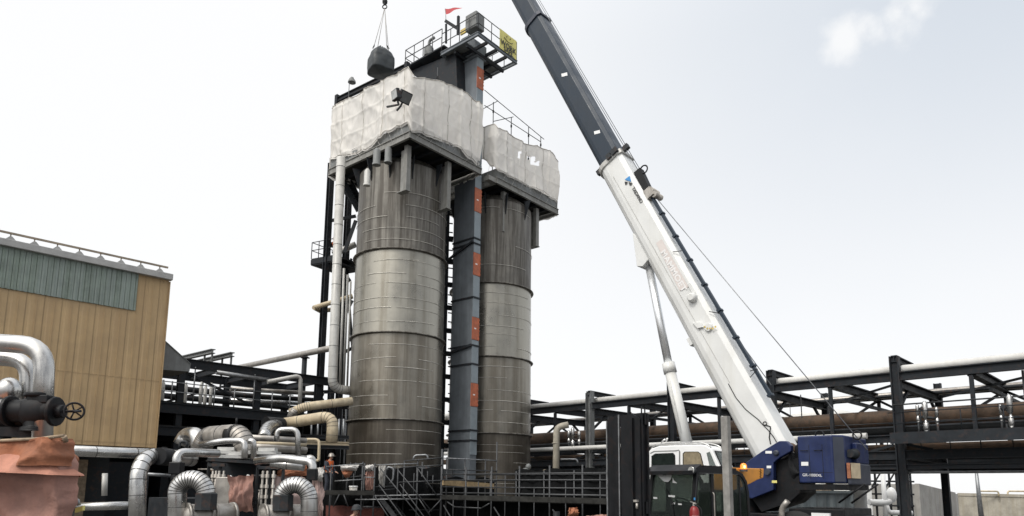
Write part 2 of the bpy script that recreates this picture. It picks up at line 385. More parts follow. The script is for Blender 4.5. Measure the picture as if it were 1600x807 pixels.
# ------------------------------------------------------------------ tan building on the left (wall along E2, gable corner at u=31.7, v=10.7)
bc = at(265, 434, 30); BU, BV, BZ = uvz(bc)
zb = at(238, 700, 30).z
bld = thing('industrial_building', 'tan metal-clad building with a green upper panel and grey gutter', 'building', W(BU+3, BV-6, 0))
L_ = 13.5
b = MB(); b.gbox(BU, BU+10, BV-L_, BV, zb, BZ-.02); b.build('wall', M['tan_clad'], bld)
b = MB()
n = int(L_/.6)
for i in range(n+1):     # standing ribs of the cladding
    v = BV-.03-i*.6; b.gbox(BU-.014, BU-.001, v-.02, v+.02, zb+.01, BZ-.1)
b.build('wall_rib', M['tan_clad'], bld)
b = MB()
for z_ in (lerp(zb, BZ, .38), lerp(zb, BZ, .02)): b.gbox(BU-.012, BU-.0012, BV-L_, BV-.01, z_, z_+.05)
b.gbox(BU-.05, BU+.04, BV+.002, BV+.05, zb-.05, BZ-.2); b.build('flashing', M['tan_clad'], bld)
gz = on_u(210, 486, BU); gv = uvz(gz)[1]; gzb = gz.z
b = MB(); b.gbox(BU-.05, BU-.024, BV-L_, gv, gzb, BZ-.16)
i = 0
while gv-.02-i*.19 > BV-L_: v = gv-.02-i*.19; b.gbox(BU-.075, BU-.051, v-.035, v+.035, gzb+.01, BZ-.17); i += 1
tag(b.build('upper_panel', M['green_clad'], bld), 'weathered green corrugated panel under the eave')
b = MB(); b.gbox(BU-.26, BU+.05, BV-L_, BV+.07, BZ-.16, BZ+.12); b.build('gutter', M['gutter'], bld, .02)
b = MB()
for i in range(16):
    v = BV-.45-i*.78
    p = W(BU-.1, v, BZ+.12)
    b.prism([p-E2*.2, p+E2*.2, p+E2*.04+Z*.17, p-E2*.04+Z*.17], E1*4.5)
b.gbox(BU-.02, BU+10, BV-L_, BV, BZ-.01, BZ+.13)
b.build('roof', M['gutter'], bld)
b = MB(); b.beam(W(BU-.05, BV-L_, BZ+.42), W(BU-.05, BV-.12, BZ+.42), .09, .07)
for i in range(16): b.beam(W(BU-.05, BV-.46-i*.78, BZ+.26), W(BU-.05, BV-.46-i*.78, BZ+.41), .04, .04, E1)
b.build('snow_rail', M['ribmetal'], bld)
for i in range(5):
    b = MB(); b.gbox(BU+.1, BU+.4, BV-.4-i*3.2, BV-.1-i*3.2, 0, zb-.01); b.build('column', M['steel'], bld)
b = MB(); b.gbox(BU+4.5, BU+4.6, BV-L_, BV-.5, 0, zb-.02); b.build('back_wall', M['steel2'], bld)
for k, (u, v) in enumerate(((BU+3.6, BV-1.6), (BU+3.2, BV-3.3), (BU+3.8, BV-4.9))):
    b = MB(); b.gbox(u, u+.06, v-.9, v, .2, zb-.5)
    tag(b.build('loose_panel', M['timber'], bld), 'brown sheet standing in the open ground floor')
# grey hood on the building's far side
p0, p1, p2, p3 = on_u(251, 528, BU+1.2), on_u(298, 570, BU+1.2), on_u(296, 581, BU+1.2), on_u(240, 577, BU+1.2)
b = MB(); b.prism([p0, p1, p2, p3], E1*2.2)
b.prism([p0-E1*.04, p1-E1*.04, p1-E1*.04+Z*.04, p0-E1*.04+Z*.04], E1*2.3)
tag(b.build('duct_hood', M['greysteel']), 'sloping grey sheet-metal hood beside the corner of the tan building', 'hood')

# ------------------------------------------------------------------ left steel rack behind the process pipes
LU = 38.0
rk = thing('steel_rack', 'dark multi-level steel rack between the tan building and the tall vessels', 'pipe rack', W(LU+2, 16, 0))
zw = on_u(262, 632, LU).z; zt = on_u(330, 574, LU).z; zl = on_u(300, 672, LU).z
for u in (LU, LU+4.2):
    for v in (9, 13.2, 17.4, 21.2):
        b = MB(); b.ibeam(W(u, v, 0), W(u, v, zt+.1), .32, .32, .05, E1); b.build('column', M['steel'], rk)
for z, h, th in ((zt, .5, .1), (zw-.2, .55, .14), (zl-.15, .5, .14)):
    for u in (LU-.2, LU+4.4):
        b = MB(); b.ibeam(W(u, 5, z), W(u, 22.5, z), .22, h, .05); b.build('girder', M['steel'], rk)
    for v in (7, 9, 11.1, 13.2, 15.3, 17.4, 19.3, 21.2):
        b = MB(); b.ibeam(W(LU-.08, v, z), W(LU+4.28, v, z), .16, h*.7, .04); b.build('cross_beam', M['steel'], rk)
for z in (zw, zl):
    b = MB(); b.gbox(LU-.3, LU+4.4, 5, 22.5, z+.09, z+.14); b.build('deck', M['plankgrey'], rk)
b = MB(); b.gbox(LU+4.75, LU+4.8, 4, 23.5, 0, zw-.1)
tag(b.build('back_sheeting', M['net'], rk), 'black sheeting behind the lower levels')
for zz in (.55, 1.05):
    b = MB(); b.tube([W(LU-.25, 5, zw+.1+zz), W(LU-.25, 19.5, zw+.1+zz)], .03, 6); b.build('handrail', M['galv'], rk)
for i in range(12):
    v = 7.2+i*1.1; b = MB(); b.tube([W(LU-.25, v, zw+.14), W(LU-.25, v, zw+(1.2 if i % 3 else 2.1))], .035, 6); b.build('rail_post', M['galv'], rk)
for (u, v, a, c) in ((LU, 9, 13.2, 0), (LU, 17.4, 13.2, 0), (LU+4.2, 13.2, 17.4, 0)):
    b = MB(); b.beam(W(u+.2, v, zw+.3), W(u+.2, a, zt-.3), .12, .12); b.build('brace', M['steel'], rk)
# roof stubs sticking up above the rack
for k, (pa, pb) in enumerate((((285, 560), (333, 549)), ((306, 567), (363, 554)))):
    q0, q1 = on_v(*pb, 17.0+k*.9), on_v(*pa, 17.0+k*.9)
    b = MB(); b.ibeam(q0, q1, .3, .28, .05)
    for t in (.02, .25): 
        e = q0.lerp(q1, t); b.beam(e-Z*.12, V((e.x, e.y, zt-.1)), .1, .1, E1)
    b.build('canopy_beam', M['greysteel'], rk)
# silver cylinders standing on the walkway
for k, (px, t) in enumerate(((278, 0), (287, 1), (311, 0), (318, 1), (327, 0), (251, 1))):
    q = on_u(px, 650, LU+1.2+.8*t); vv = uvz(q)[1]; uu = uvz(q)[0]
    b = MB(); b.lathe(W(uu, vv, zw+.145), [(.08, 0), (.08, .12), (.095, .14), (.095, 1.2), (.05, 1.28), (.05, 1.4)], 12)
    lab = ['silver valve canister nearest the tan building, on the rack walkway', 'second silver valve canister along the rack walkway', 'silver valve canister in the middle of the walkway row',
           'silver valve canister just past the middle of the walkway row', 'silver valve canister at the vessel end of the walkway row', 'silver valve canister half hidden beside the grey hood'][k]
    tag(b.build('valve_canister', M['tankwhite']), lab, 'canister', 'silver canisters on the rack walkway')
# pipes lying on the rack
pipe('rack_pipe', 'pale horizontal pipe along the top of the dark rack', [on_u(338, 582, LU-.25), on_u(425, 595, LU-.25)], .13, M['galv'])
pipe('rack_pipe', 'pale pipe rising from the rack top and turning down a leg', [on_u(418, 597, LU-.6), on_u(470, 587, LU-.9), on_u(468, 640, LU-.9)], .12, M['whitepipe'])
for k, (y0, y1, c) in enumerate(((604, 612, 'alu_dull'), (612, 622, 'steel2'), (622, 628, 'alu'))):
    pipe('rack_pipe', ['dull silver pipe just under the rack top', 'dark pipe in the middle of the rack bay', 'bright silver pipe low in the rack bay'][k],
         [on_u(360, y0+4, LU+1+k*.7), on_u(505, y1+4, LU+1+k*.7)], .13, M[c])
for k in range(3):
    z = zw+.35+k*.5
    pipe('rack_pipe', ['lowest of three dark pipes at the back of the rack walkway', 'middle of three dark pipes at the back of the rack walkway', 'topmost of three dark pipes at the back of the rack walkway'][k],
         [W(LU+3.6, 5, z), W(LU+3.6, 22.4, z)], .17, M['steel2'])
# dark lower machinery under the rack
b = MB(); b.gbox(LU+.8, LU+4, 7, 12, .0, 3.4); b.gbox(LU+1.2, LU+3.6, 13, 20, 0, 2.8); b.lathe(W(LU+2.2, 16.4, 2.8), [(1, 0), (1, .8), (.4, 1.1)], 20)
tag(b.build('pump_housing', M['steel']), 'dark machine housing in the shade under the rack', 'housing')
# high pale pipe running back-left from the vessel frame and its post
q1, q0 = at(505, 547, 41.5), at(365, 576, 52)
hp = thing('overhead_pipe', 'long pale pipe rising high above the rack toward the vessels', 'pipe', q0)
pipe('pipe', None, [q0, q1, q1+(q1-q0).normalized()*1.5], .19, M['alu_dull'], parent=hp)
q = q0.lerp(q1, .83); b = MB(); b.tube([q-Z*.22, V((q.x, q.y, 0))], .16, 10); b.box(q-Z*.25, .5, .5, .06); b.build('support_post', M['steel'], hp)

# ------------------------------------------------------------------ pipe rack on the right, along E1
RV, RB = 35.36, 42.6
def zr(px, py): return on_v(px, py, RV).z
z_top = zr(1408, 560); z_lb = zr(1408, 588); z_deck = zr(1440, 684); z_low = zr(1375, 712); z_bot = zr(1375, 730)
pr = thing('pipe_rack', 'long dark steel pipe rack running behind the crane', 'pipe rack', W(16, 39, 0))
US = [-2.1, 3.9, 9.9, 15.9, 22.0, 28.1, 34.2, 40.3]
for u in US:
    m_ = M['steel']
    b = MB(); b.ibeam(W(u, RV, 0), W(u, RV, z_top+.12), .34, .4, .06, E1); c_ = b.build('column', M['greysteel'] if abs(u-28.1) < .1 else m_, pr)
    if abs(u-28.1) < .1:
        c_['label'] = 'column with two pale galvanised flanges'
        for s_ in (-.17, .17): g2 = MB(); g2.beam(W(u+s_, RV-.235, 0), W(u+s_, RV-.235, z_top), .07, .05, E1); g2.build('flange', M['galv'], c_)
    b = MB(); b.ibeam(W(u, RB, 0), W(u, RB, z_lb+.5), .3, .34, .05, E1); b.build('column', m_, pr)
    b = MB(); b.ibeam(W(u, RV-.1, z_top), W(u, RV+2.6, z_top-.04), .26, .32, .05); b.build('top_bracket', m_, pr)
    for z, h in ((z_lb-.32, .42), (z_deck, .36), (z_low, .36), (z_bot, .26)):
        b = MB(); b.ibeam(W(u, RV+.2, z), W(u, RB-.2, z), .32, h, .05); b.build('cross_beam', m_, pr)
    for va, vb in ((RV+.25, RV+1.7), (RB-.25, RB-1.7)): b = MB(); b.beam(W(u, va, z_lb-1.5), W(u, vb, z_lb-.5), .12, .14); b.build('knee_brace', m_, pr)
for u0, u1 in zip(US, US[1:]):
    um = (u0+u1)/2
    b = MB(); b.ibeam(W(um, RV+.12, z_lb-.05), W(um, RB-.12, z_lb-.05), .34, .42, .06); b.build('cross_beam', M['steel'], pr)
    b = MB(); b.beam(W(um, RV, z_lb-.25), W(um, RV, z_deck+.2), .16, .16, E1); b.build('hanger', M['steel'], pr)
    b = MB(); b.beam(W(um, RB, z_lb-.25), W(um, RB, z_low+.2), .16, .16, E1); b.build('hanger', M['steel'], pr)
    for ua, ub in ((u0+.25, um-.1), (u1-.25, um+.1)): b = MB(); b.beam(W(ua, RB-.05, z_lb-1.9), W(ub, RB-.05, z_lb-.25), .13, .13); b.build('diagonal', M['steel'], pr)
    b = MB(); b.beam(W(u0+.2, RV+.5, z_lb-.3), W(u1-.2, RB-.5, z_lb-.33), .1, .1); b.build('plan_brace', M['steel'], pr)
    for ua, ub in ((u0+.3, u0+1.3), (u1-.3, u1-1.3)): b = MB(); b.beam(W(ua, RV+.03, z_deck-.3), W(ub, RV+.03, z_low+.2), .12, .12); b.build('knee_brace', M['steel'], pr)
    for v in (RV, RB):
        b = MB(); b.ibeam(W(u0+.2, v, z_lb), W(u1-.2, v, z_lb), .26, .42 if v == RV else .36, .05); b.build('girder', M['steel'], pr)
        b = MB(); b.ibeam(W(u0+.2, v, z_low), W(u1-.2, v, z_low), .26, .42, .05); b.build('girder', M['steel'], pr)
        b = MB(); b.ibeam(W(u0+.2, v, z_bot), W(u1-.2, v, z_bot), .2, .24, .05); b.build('girder', M['steel'], pr)
    b = MB(); b.gbox(u0+.02, u1-.02, RV+4.2, RB-.4, z_low+.24, z_low+.29); b.build('deck', M['plankgrey'], pr)
    if u1 < 11:
        b = MB(); b.gbox(u0+.02, u1-.02, RV-1.5, RV-.22, z_deck-.02, z_deck+.03); b.gbox(u0+.02, u1-.02, RV-1.56, RV-1.501, z_deck-.34, z_deck+.16); b.build('walkway', M['steel'], pr)
        for zz in (.55, 1.05):
            b = MB(); b.tube([W(u0, RV-1.53, z_deck+zz), W(u1, RV-1.53, z_deck+zz)], .024, 6); b.build('handrail', M['steel'], pr)
        for k in range(4):
            u = u0+.2+k*1.5; b = MB(); b.tube([W(u, RV-1.53, z_deck+.17), W(u, RV-1.53, z_deck+1.06)], .024, 6); b.build('rail_post', M['steel'], pr)
    b = MB(); b.ibeam(W(u0+.2, RV, z_deck), W(u1-.2, RV, z_deck), .26, .36, .05); b.build('girder', M['steel'], pr)
rnd = random.Random(12)
for k in range(26):
    u = rnd.uniform(4, 40); v = RV+rnd.choice((.3, .9, 1.9, 3.2, 5)); z0, z1 = rnd.choice(((z_deck, z_lb-.2), (z_low, z_lb-.2), (z_low, z_deck), (z_bot, z_deck)))
    b = MB(); b.tube([W(u, v, z0), W(u, v, z1)], rnd.choice((.02, .03, .05)), 6); b.build('hanger_rod', M['steel2'] if k % 3 else M['galvdk'], pr)
for u0, u1 in zip(US[1:5], US[2:6]):
    for zz in (z_low+.75, z_deck+.75):
        b = MB(); b.tube([W(u0+.2, RV+.16, zz), W(u1-.2, RV+.16, zz)], .025, 6); b.build('handrail', M['steel2'], pr)
    for k in range(5): u = u0+.6+k*1.15; b = MB(); b.tube([W(u, RV+.16, z_low+.2), W(u, RV+.16, z_low+.78)], .022, 6); b.build('rail_post', M['steel2'], pr)
    um = (u0+u1)/2
    b = MB(); b.beam(W(u0+.2, RB-.3, z_low+.2), W(um, RB-.3, z_deck-.2), .1, .1); b.build('diagonal', M['steel'], pr)
    b = MB(); b.beam(W(um-.6, RV+.4, z_lb-.9), W(um-.6, RB-.4, z_lb-.9), .14, .16); b.build('cross_beam', M['steel'], pr)
# pipes carried by the rack
ru0, ru1 = -4, 46
def rp(name, label, v, z, r, m, u0=ru0, u1=ru1, seams=0): return pipe(name, label, [W(u0, v, z), W(u1, v, z)], r, M[m], seams=seams, n=18)
zpt = on_v(1500, 568, RV+.75).z
rp('insulated_pipe', 'pale insulated pipe along the top of the long rack behind the column heads', RV+.75, zpt, .19, 'tankwhite')
rp('insulated_pipe', 'silver pipe on the rack top, behind the thick pale one', RV+1.7, zpt-.06, .2, 'alu_dull')
rp('cable_tray', 'black cable tray along the near side of the rack below the top girder', RV+.5, z_deck+.36, .2, 'net')
rp('insulated_pipe', 'dark pipe low on the walkway level of the rack, on the near side', RV+1.25, z_deck+.45, .24, 'steel')
zq = on_v(1500, 611, RB).z
rp('insulated_pipe', 'grey pipe along the far side of the rack above the far girder', RB-.4, zq, .17, 'alu_dull')
rp('insulated_pipe', 'thin dark pipe under the far grey pipe', RB-.9, zq-.1, .09, 'steel2')
zbz = on_v(1330, 658, RV+2.2).z
rp('rusty_main', 'thick rusty brown pipe through the middle of the rack', RV+2.2, zbz, .42, 'rustpipe')
for u in US:
    b = MB(); b.gbox(u-.15, u+.15, RV+1.9, RV+2.5, z_deck+.19, zbz-.41)
    b.build('pipe_saddle', M['steel'], pr)
rp('insulated_pipe', 'white pipe under the rusty one, ending beside the crane counterweight', RV-.42, on_v(1290, 684, RV-.42).z, .14, 'tankwhite', 11.2, 46)
rp('insulated_pipe', 'dark pipe beside the rusty one, on the far side', RV+3.6, zbz-.15, .25, 'steel2')
rp('insulated_pipe', 'rust streaked pipe on the lower rack level', RV+1.4, z_low+.40, .19, 'rustpipe')
rp('insulated_pipe', 'grey pipe on the lower rack level behind the rust streaked one', RV+2.4, z_low+.36, .16, 'steel2')
rp('conduit', 'thin grey conduit hanging under the lowest rack beams', RV+1.2, on_v(1500, 738, RV+1.2).z, .06, 'galv')
rp('conduit', 'thin dark conduit high on the near face of the rack', RV-.3, on_v(1500, 626, RV-.3).z, .035, 'galvdk', -4, 10)
for k, (ua, ub, za_, zb_, vv_) in enumerate(((22.6, 40, z_low-.15, z_deck-.25, RV+3), (24, 31, 0, z_bot-.4, RV+5), (16.4, 21.4, z_low+.3, z_deck-.3, RV+4.5), (33, 42, 0, z_low-.5, RV+5.5))):
    b = MB(); b.gbox(ua, ub, vv_, vv_+1.6, za_, zb_)
    for q_ in range(int((ub-ua)/1.1)): b.gbox(ua+.2+q_*1.1, ua+.3+q_*1.1, vv_-.06, vv_-.003, za_+.03, zb_-.03)
    tag(b.build('equipment_cabinet', M['steel'] if k != 2 else M['steel2']), ['long dark cabinet row on the lower rack level beside the brown vessel', 'dark cabinet on the ground behind the goose-neck duct', 'short dark cabinet on the lower rack level behind the crane', 'dark cabinet on the ground under the far end of the rack'][k], 'cabinet')
# relief valves: bright canisters on the walkway
rel = [((1435, 632, 660, 5), (1448, 627, 675, 8), (1465, 636, 663, 5)), ((1565, 632, 658, 5), (1581, 616, 668, 8)), ((889, 673, 692, 5), (895, 668, 699, 6), (905, 674, 694, 5))]
names = ['relief valve with three bright canisters on the rack walkway', 'relief valve with a tall bright canister near the far end of the walkway', 'bright small canisters on the rack beside the brown vessel']
for k, gr in enumerate(rel):
    vv = RV-.75 if k < 2 else RV-.4
    p = on_v(gr[1][0], 680, vv); uu = uvz(p)[0]
    rv = thing('relief_valve', names[k], 'valve', W(uu, vv, z_deck+.03))
    for (px, y0, y1, wd) in gr:
        a, c = on_v(px, y0, vv), on_v(px, y1, vv); sc = wd/2*(a-CAM).dot(F_)/FPX; d_ = a-c
        H = d_.z
        b = MB(); b.lathe(V((c.x, c.y, c.z)), [(sc*.6, 0), (sc, .06*H), (sc, .3*H), (sc*.5, .34*H), (sc*.5, .42*H), (sc, .46*H), (sc, .9*H), (sc*.5, H)], 12); b.build('canister', M['alu'], rv)
    c = on_v(gr[0][0], gr[0][2], vv); c2 = on_v(gr[-1][0], gr[-1][2], vv)
    b = MB(); b.tube([c+Z*.25, c2+Z*.25], .06, 8); b.tube([c+Z*.62, c2+Z*.62], .05, 8)
    for e in (c, c2, c.lerp(c2, .5)): b.tube([e+Z*.02, V((e.x, e.y, z_deck-.1))], .045, 8)
    b.ball(c.lerp(c2, .3)+Z*.62, .13); b.build('valve_body', M['steel2'], rv)

# ------------------------------------------------------------------ far right: tank, concrete walls, container
q = at(1285, 650, 56); tr = 3.2
b = MB(); b.lathe(V((q.x, q.y, 0)), [(tr, 0), (tr, at(1285, 652, 56).z), (.15, at(1285, 636, 56).z)], 40)
tk = b.build('storage_tank', M['tankwhite']); tag(tk, 'large pale storage tank behind the pipe rack', 'tank')
q0, q1 = at(1352, 755, 40), at(1328, 755, 40)
b = MB(); c = (q0+q1)/2; r = (q0-q1).length/2; b.lathe(V((c.x, c.y, 0)), [(r, 0), (r, 4), (r*.6, 4.3)], 24)
tag(b.build('storage_tank', M['tankwhite']), 'slim white upright tank beside the grey container', 'tank')
ct = thing('shipping_container', 'grey corrugated container under the crane counterweight', 'container', at(1290, 775, 33)*1)
ct.location.z = 0
cdx = (E2*-1); ca = at(1330, 768, 33); cb = at(1236, 764, 31.5); cdv = (cb-ca); cdv.z = 0; Lc = 6.1; cdv.normalize(); cn = V((cdv.y, -cdv.x, 0)); cn = cn if cn.y > 0 else -cn
zc = ca.z-.1
b = MB(); n = 40
poly = []
for i in range(n+1):
    t = i/n*Lc; off = (0, .05, .05, 0)[i % 4]; p = V((ca.x, ca.y, .15)) + cdv*t + cn*off; poly.append(p)
poly += [V((ca.x, ca.y, .15))+cdv*Lc+cn*2.4, V((ca.x, ca.y, .15))+cn*2.4]
b.prism(poly, Z*(zc-.15)); b.build('body', M['container'], ct)
b = MB(); p = V((ca.x, ca.y, zc))
b.beam(p-cn*.03+Z*.06, p+cdv*Lc-cn*.03+Z*.06, .12, .12); b.beam(p-cn*.03+Z*.06-Z*zc+Z*.1, p+cdv*Lc-cn*.03-Z*zc+Z*.16, .12, .14)
for t in (0, Lc): b.beam(V((p.x, p.y, .1))+cdv*t-cn*.02, p+cdv*t-cn*.02+Z*.1, .14, .14, E1)
b.build('frame_rail', M['container'], ct)
for k, (pxa, lab) in enumerate(((1250, 'orange-topped timber block on the container roof, nearer the crane'), (1286, 'orange-topped timber block on the container roof, nearer the rack'))):
    q = hit(pxa, 764, cn, p.dot(cn)+.3); q.z = zc+.003
    b = MB(); b.box(q+Z*.09, .62, .4, .18, (cdv, cn, Z)); tag(b.build('timber_block', M['timber']), lab, 'block', 'blocks on the container roof')
def cwall(name, label, pa, pb, yy0, yy1, m, th=.3, cap=0):
    a, c = at(*pa, yy0), at(*pb, yy1); d = (c-a); d.z = 0; nn = V((d.y, -d.x, 0)).normalized(); nn = nn if nn.y > 0 else -nn
    b = MB(); b.prism([V((a.x, a.y, 0)), V((c.x, c.y, 0)), c, a], nn*th)
    if cap: b.prism([a-nn*.06+Z*.003, c-nn*.06+Z*.003, c-nn*.06+Z*cap, a-nn*.06+Z*cap], nn*(th+.12))
    k = int(d.length/2.4)
    for i in range(1, k): p = a.lerp(c, i/k); b.box(V((p.x, p.y, p.z/2-.02))-nn*.012, .05, .02, p.z-.05, (d.normalized(), nn, Z))
    return tag(b.build(name, m), label, 'wall')
cwall('concrete_wall', 'pale grey panelled concrete wall behind the rack column', (1436, 756), (1493, 770), 52, 60, M['conc'])
cwall('concrete_wall', 'long beige concrete wall with a coping behind the rack', (1497, 775), (1700, 780), 62, 58, M['concbeige'], cap=.25)
cwall('concrete_wall', 'grey block wall behind the white bent pipe', (1352, 756), (1434, 757), 64, 60, M['conc'])
for k, px in enumerate((1530, 1575)):   # goose-neck handles on the beige wall
    q = at(px, 776, 60.4); b = MB(); b.tube(fillet([q, q+Z*.45, q+X*(1.7)+Z*.45, q+X*1.7], .2), .07, 8)
    tag(b.build('vent_pipe', M['cream']), ['low hooped pipe on the beige wall, nearer the lamp post', 'low hooped pipe on the beige wall, farther right of the lamp post'][k], 'pipe', 'hooped pipes on the beige wall')
q = at(1531, 780, 54); q.z = 0
lp = thing('lamp_post', 'slim grey lamp post in front of the beige wall', 'post', q)
zt_ = at(1529, 726, 54).z
b = MB(); b.tube([q, V((q.x-.1, q.y, zt_))], [.2, .1], 10); b.build('pole', M['galv'], lp)
b = MB(); b.tube([V((q.x-.1, q.y, zt_)), V((q.x-1.0, q.y, zt_+.3))], .06, 8); b.box(V((q.x-1.2, q.y, zt_+.3)), .6, .25, .12); b.build('lamp_head', M['galv'], lp)
# white bent pipe and lattice behind
a = at(1379, 742, 44)
wp = thing('vent_pipe', 'white upright pipe with a bulbous bent outlet behind the rack', 'pipe', V((a.x, a.y, 0)))
pipe('riser', None, [at(1379, 735, 44), V((at(1379, 735, 44).x, 44, 0))], .14, M['white'], parent=wp)
pipe('branch', None, [at(1358, 785, 44), at(1380, 786, 44), at(1393, 783, 44), at(1394, 768, 44)], .2, M['white'], parent=wp, bend=.5)
b = MB(); b.ball(at(1393, 774, 44), .3, .3, .5); b.build('outlet', M['white'], wp)
pipe('low_branch', None, [at(1385, 790, 44), at(1388, 801, 44), at(1425, 802, 44)], .15, M['white'], parent=wp)
b = MB()
for k in range(7):
    a = at(1355+k*11, 730, 58); b.beam(V((a.x, a.y, 0)), V((a.x, a.y, at(1355, 735, 58).z)), .14, .14, E1)
for py in (738, 752, 772, 790): b.beam(at(1352, py, 57.9), at(1428, py+1, 57.9), .14, .14)
for (x0, x1) in ((1356, 1378), (1378, 1400)): b.beam(at(x0, 772, 57.8), at(x1, 735, 57.8), .1, .1)
tag(b.build('lattice_frame', M['steel']), 'dark lattice frame behind the slim white tank', 'frame')
# ------------------------------------------------------------------ the two vessels and their top platforms
GRID0 = (E1.copy(), E2.copy())
_a = R_(50); E1 = V((-math.sin(_a), math.cos(_a), 0)); E2 = V((math.cos(_a), math.sin(_a), 0))     # the tower stands about five degrees off the rack's grid
PU, PV, _ = uvz(V((-5.83, 36, 0)))
zp = at(623, 205, 36).z                      # top of the platform fascia at the front corner
P2U = PU+.02; P2V = uvz(on_u(764, 269, P2U))[1]
VR = 2.7
V1 = V((-6.82, 40.39, 0)); V2 = V((-1.45, 45.36, 0))
def zv(px, py, c):                           # height on the front of a vessel
    d = V((c.x, c.y, 0)).normalized(); return hit(px, py, d, c.dot(d)-VR).z
def vessel(c, label, rings, ztop, plat, struts, seed):
    t = thing('process_vessel', label, 'vessel', V((c.x, c.y, 0)))
    lv = [0] + rings[::-1] + [ztop]
    mats = ['shell_low', 'shell_brown', 'shell_mid', 'shell_top']
    rnd = random.Random(seed)
    for i in range(4):
        b = MB(); r = VR*(1-.004*i); b.lathe(c, [(r, lv[i]+.01), (r, lv[i+1]-.01)], 72, caps=False); b.build('shell_course', M[mats[i]], t)
    b = MB(); b.lathe(c, [(VR, ztop-.02), (VR*.8, ztop+.5), (.6, ztop+1.0), (.01, ztop+1.05)], 48, caps=False); b.build('dome', M['shell_top'], t)
    for z in rings:
        b = MB(); b.lathe(c, [(VR-.02, z-.05), (VR+.13, z-.045), (VR+.15, z-.01), (VR+.13, z+.03), (VR-.02, z+.035)], 72, caps=False); b.build('ring', M['shell_top'], t)
    # bright jacket seams: thin straps that run part of the way round
    b = MB()
    for i in range(4):
        z0, z1 = lv[i], lv[i+1]; k = max(2, int((z1-z0)/.62))
        for j in range(1, k):
            if i == 3 and rnd.random() < .55: continue
            z = z0+(z1-z0)*j/k + rnd.uniform(-.1, .1)
            for s_ in range(2):
                a0 = rnd.uniform(math.pi*.95, math.pi*1.5) if s_ else rnd.uniform(math.pi*1.35, math.pi*1.75); ln = rnd.uniform(.8, 1.7); m_ = 18
                tilt = rnd.choice((0, 0, 0, .12)) if i in (1, 2) else 0
                P = [c+V((math.cos(a0+ln*q/m_), math.sin(a0+ln*q/m_), 0))*(VR+.004)+Z*(z+tilt*(q/m_-.5)) for q in range(m_+1)]
                b.tube(P, rnd.uniform(.008, .016)*(.75 if i == 0 else 1), 4, False)
    b.build('seam_strap', M['seam'], t)
    # platform: fascia beams, deck, joists
    u0, u1, v0, v1 = plat; h = .42
    P = MB(); P.gbox(u0+.1, u1-.1, v0+.1, v1-.1, zp-.16, zp-.1); pl = P.build('platform', M['plankgrey'], t)
    for (a, d) in (((u0, v0), (u0, v1)), ((u0, v0), (u1, v0)), ((u1, v0), (u1, v1)), ((u0, v1), (u1, v1))):
        f = MB(); A, D = W(*a, zp-h/2), W(*d, zp-h/2); dr = (D-A).normalized()
        f.ibeam(A-dr*.06, D+dr*.06, .16, h, .045); f.build('fascia', M['fascia'], pl)
    tb = MB(); tb.gbox(u0+.02, u0+.05, v0+.02, v1, zp+.003, zp+.62); tb.gbox(u0+.06, u1, v0+.02, v0+.05, zp+.003, zp+.62); tb.build('toe_board', M['greysteel'], pl)
    j = MB()
    for k in range(1, 6): j.gbox(u0+.12, u1-.12, v0+(v1-v0)*k/6-.06, v0+(v1-v0)*k/6+.06, zp-.42, zp-.17)
    j.build('joist', M['steel'], pl)
    for (px, y0, y1, uu, vv) in struts:
        z1_ = hit(px, y1, Y, W(uu, vv, 0).y).z
        q = MB(); q.gbox(uu-.13, uu+.13, vv-.15, vv+.15, z1_, zp-.43); q.gbox(uu-.17, uu+.6, vv-.19, vv+.19, z1_-.06, z1_-.003)
        q.gbox(uu+.135, uu+.5, vv-.04, vv+.04, z1_+.02, zp-.6); q.build('hanger_leg', M['fascia'], t)
    # dark gusset brackets up to the shell
    for an in (200, 235, 262, 290, 325):
        d = V((math.cos(R_(an)), math.sin(R_(an)), 0)); s_ = V((-d.y, d.x, 0)); p = c+d*(VR-.03)
        q = MB(); q.prism([p+Z*(ztop-1.0)-s_*.03, p+Z*(ztop+.3)-s_*.03, p+d*.45+Z*(ztop+.3)-s_*.03, p+d*.1+Z*(ztop-.7)-s_*.03], s_*.06); q.build('gusset', M['steel'], t)
    return t
r1 = [zv(625, 388, V1), zv(625, 519, V1), zv(622, 655, V1)]
r2 = [zv(800, 442, V2), zv(800, 557, V2), zv(800, 677, V2)]
zt1 = zv(625, 252, V1)
def rayuv(px, u): q = on_u(px, 300, u); return uvz(q)[1]
e1 = (635, 215, 298, PU+.75, rayuv(635, PU+.75)); e2 = (699, 255, 326, PU+.4, rayuv(699, PU+.4))
e3 = (787, 295, 362, P2U+.5, rayuv(787, P2U+.5)); e4 = (838, 328, 385, P2U+.5, rayuv(838, P2U+.5))
v1R = uvz(on_u(751, 265, PU))[1]; u1L = uvz(on_v(516, 256, PV))[0]; v2R = uvz(on_u(871, 322, P2U))[1]
ves1 = vessel(V1, 'tall stained vessel nearest the camera, carrying the higher wrapped platform', r1, zt1, (PU, u1L, PV, v1R), (e1, e2), 3)
ves2 = vessel(V2, 'tall brown vessel behind the bucket elevator, with the lower torn wrap', r2, zt1-.05, (P2U, P2U+6, P2V+.75, v2R), (e3, e4), 9)
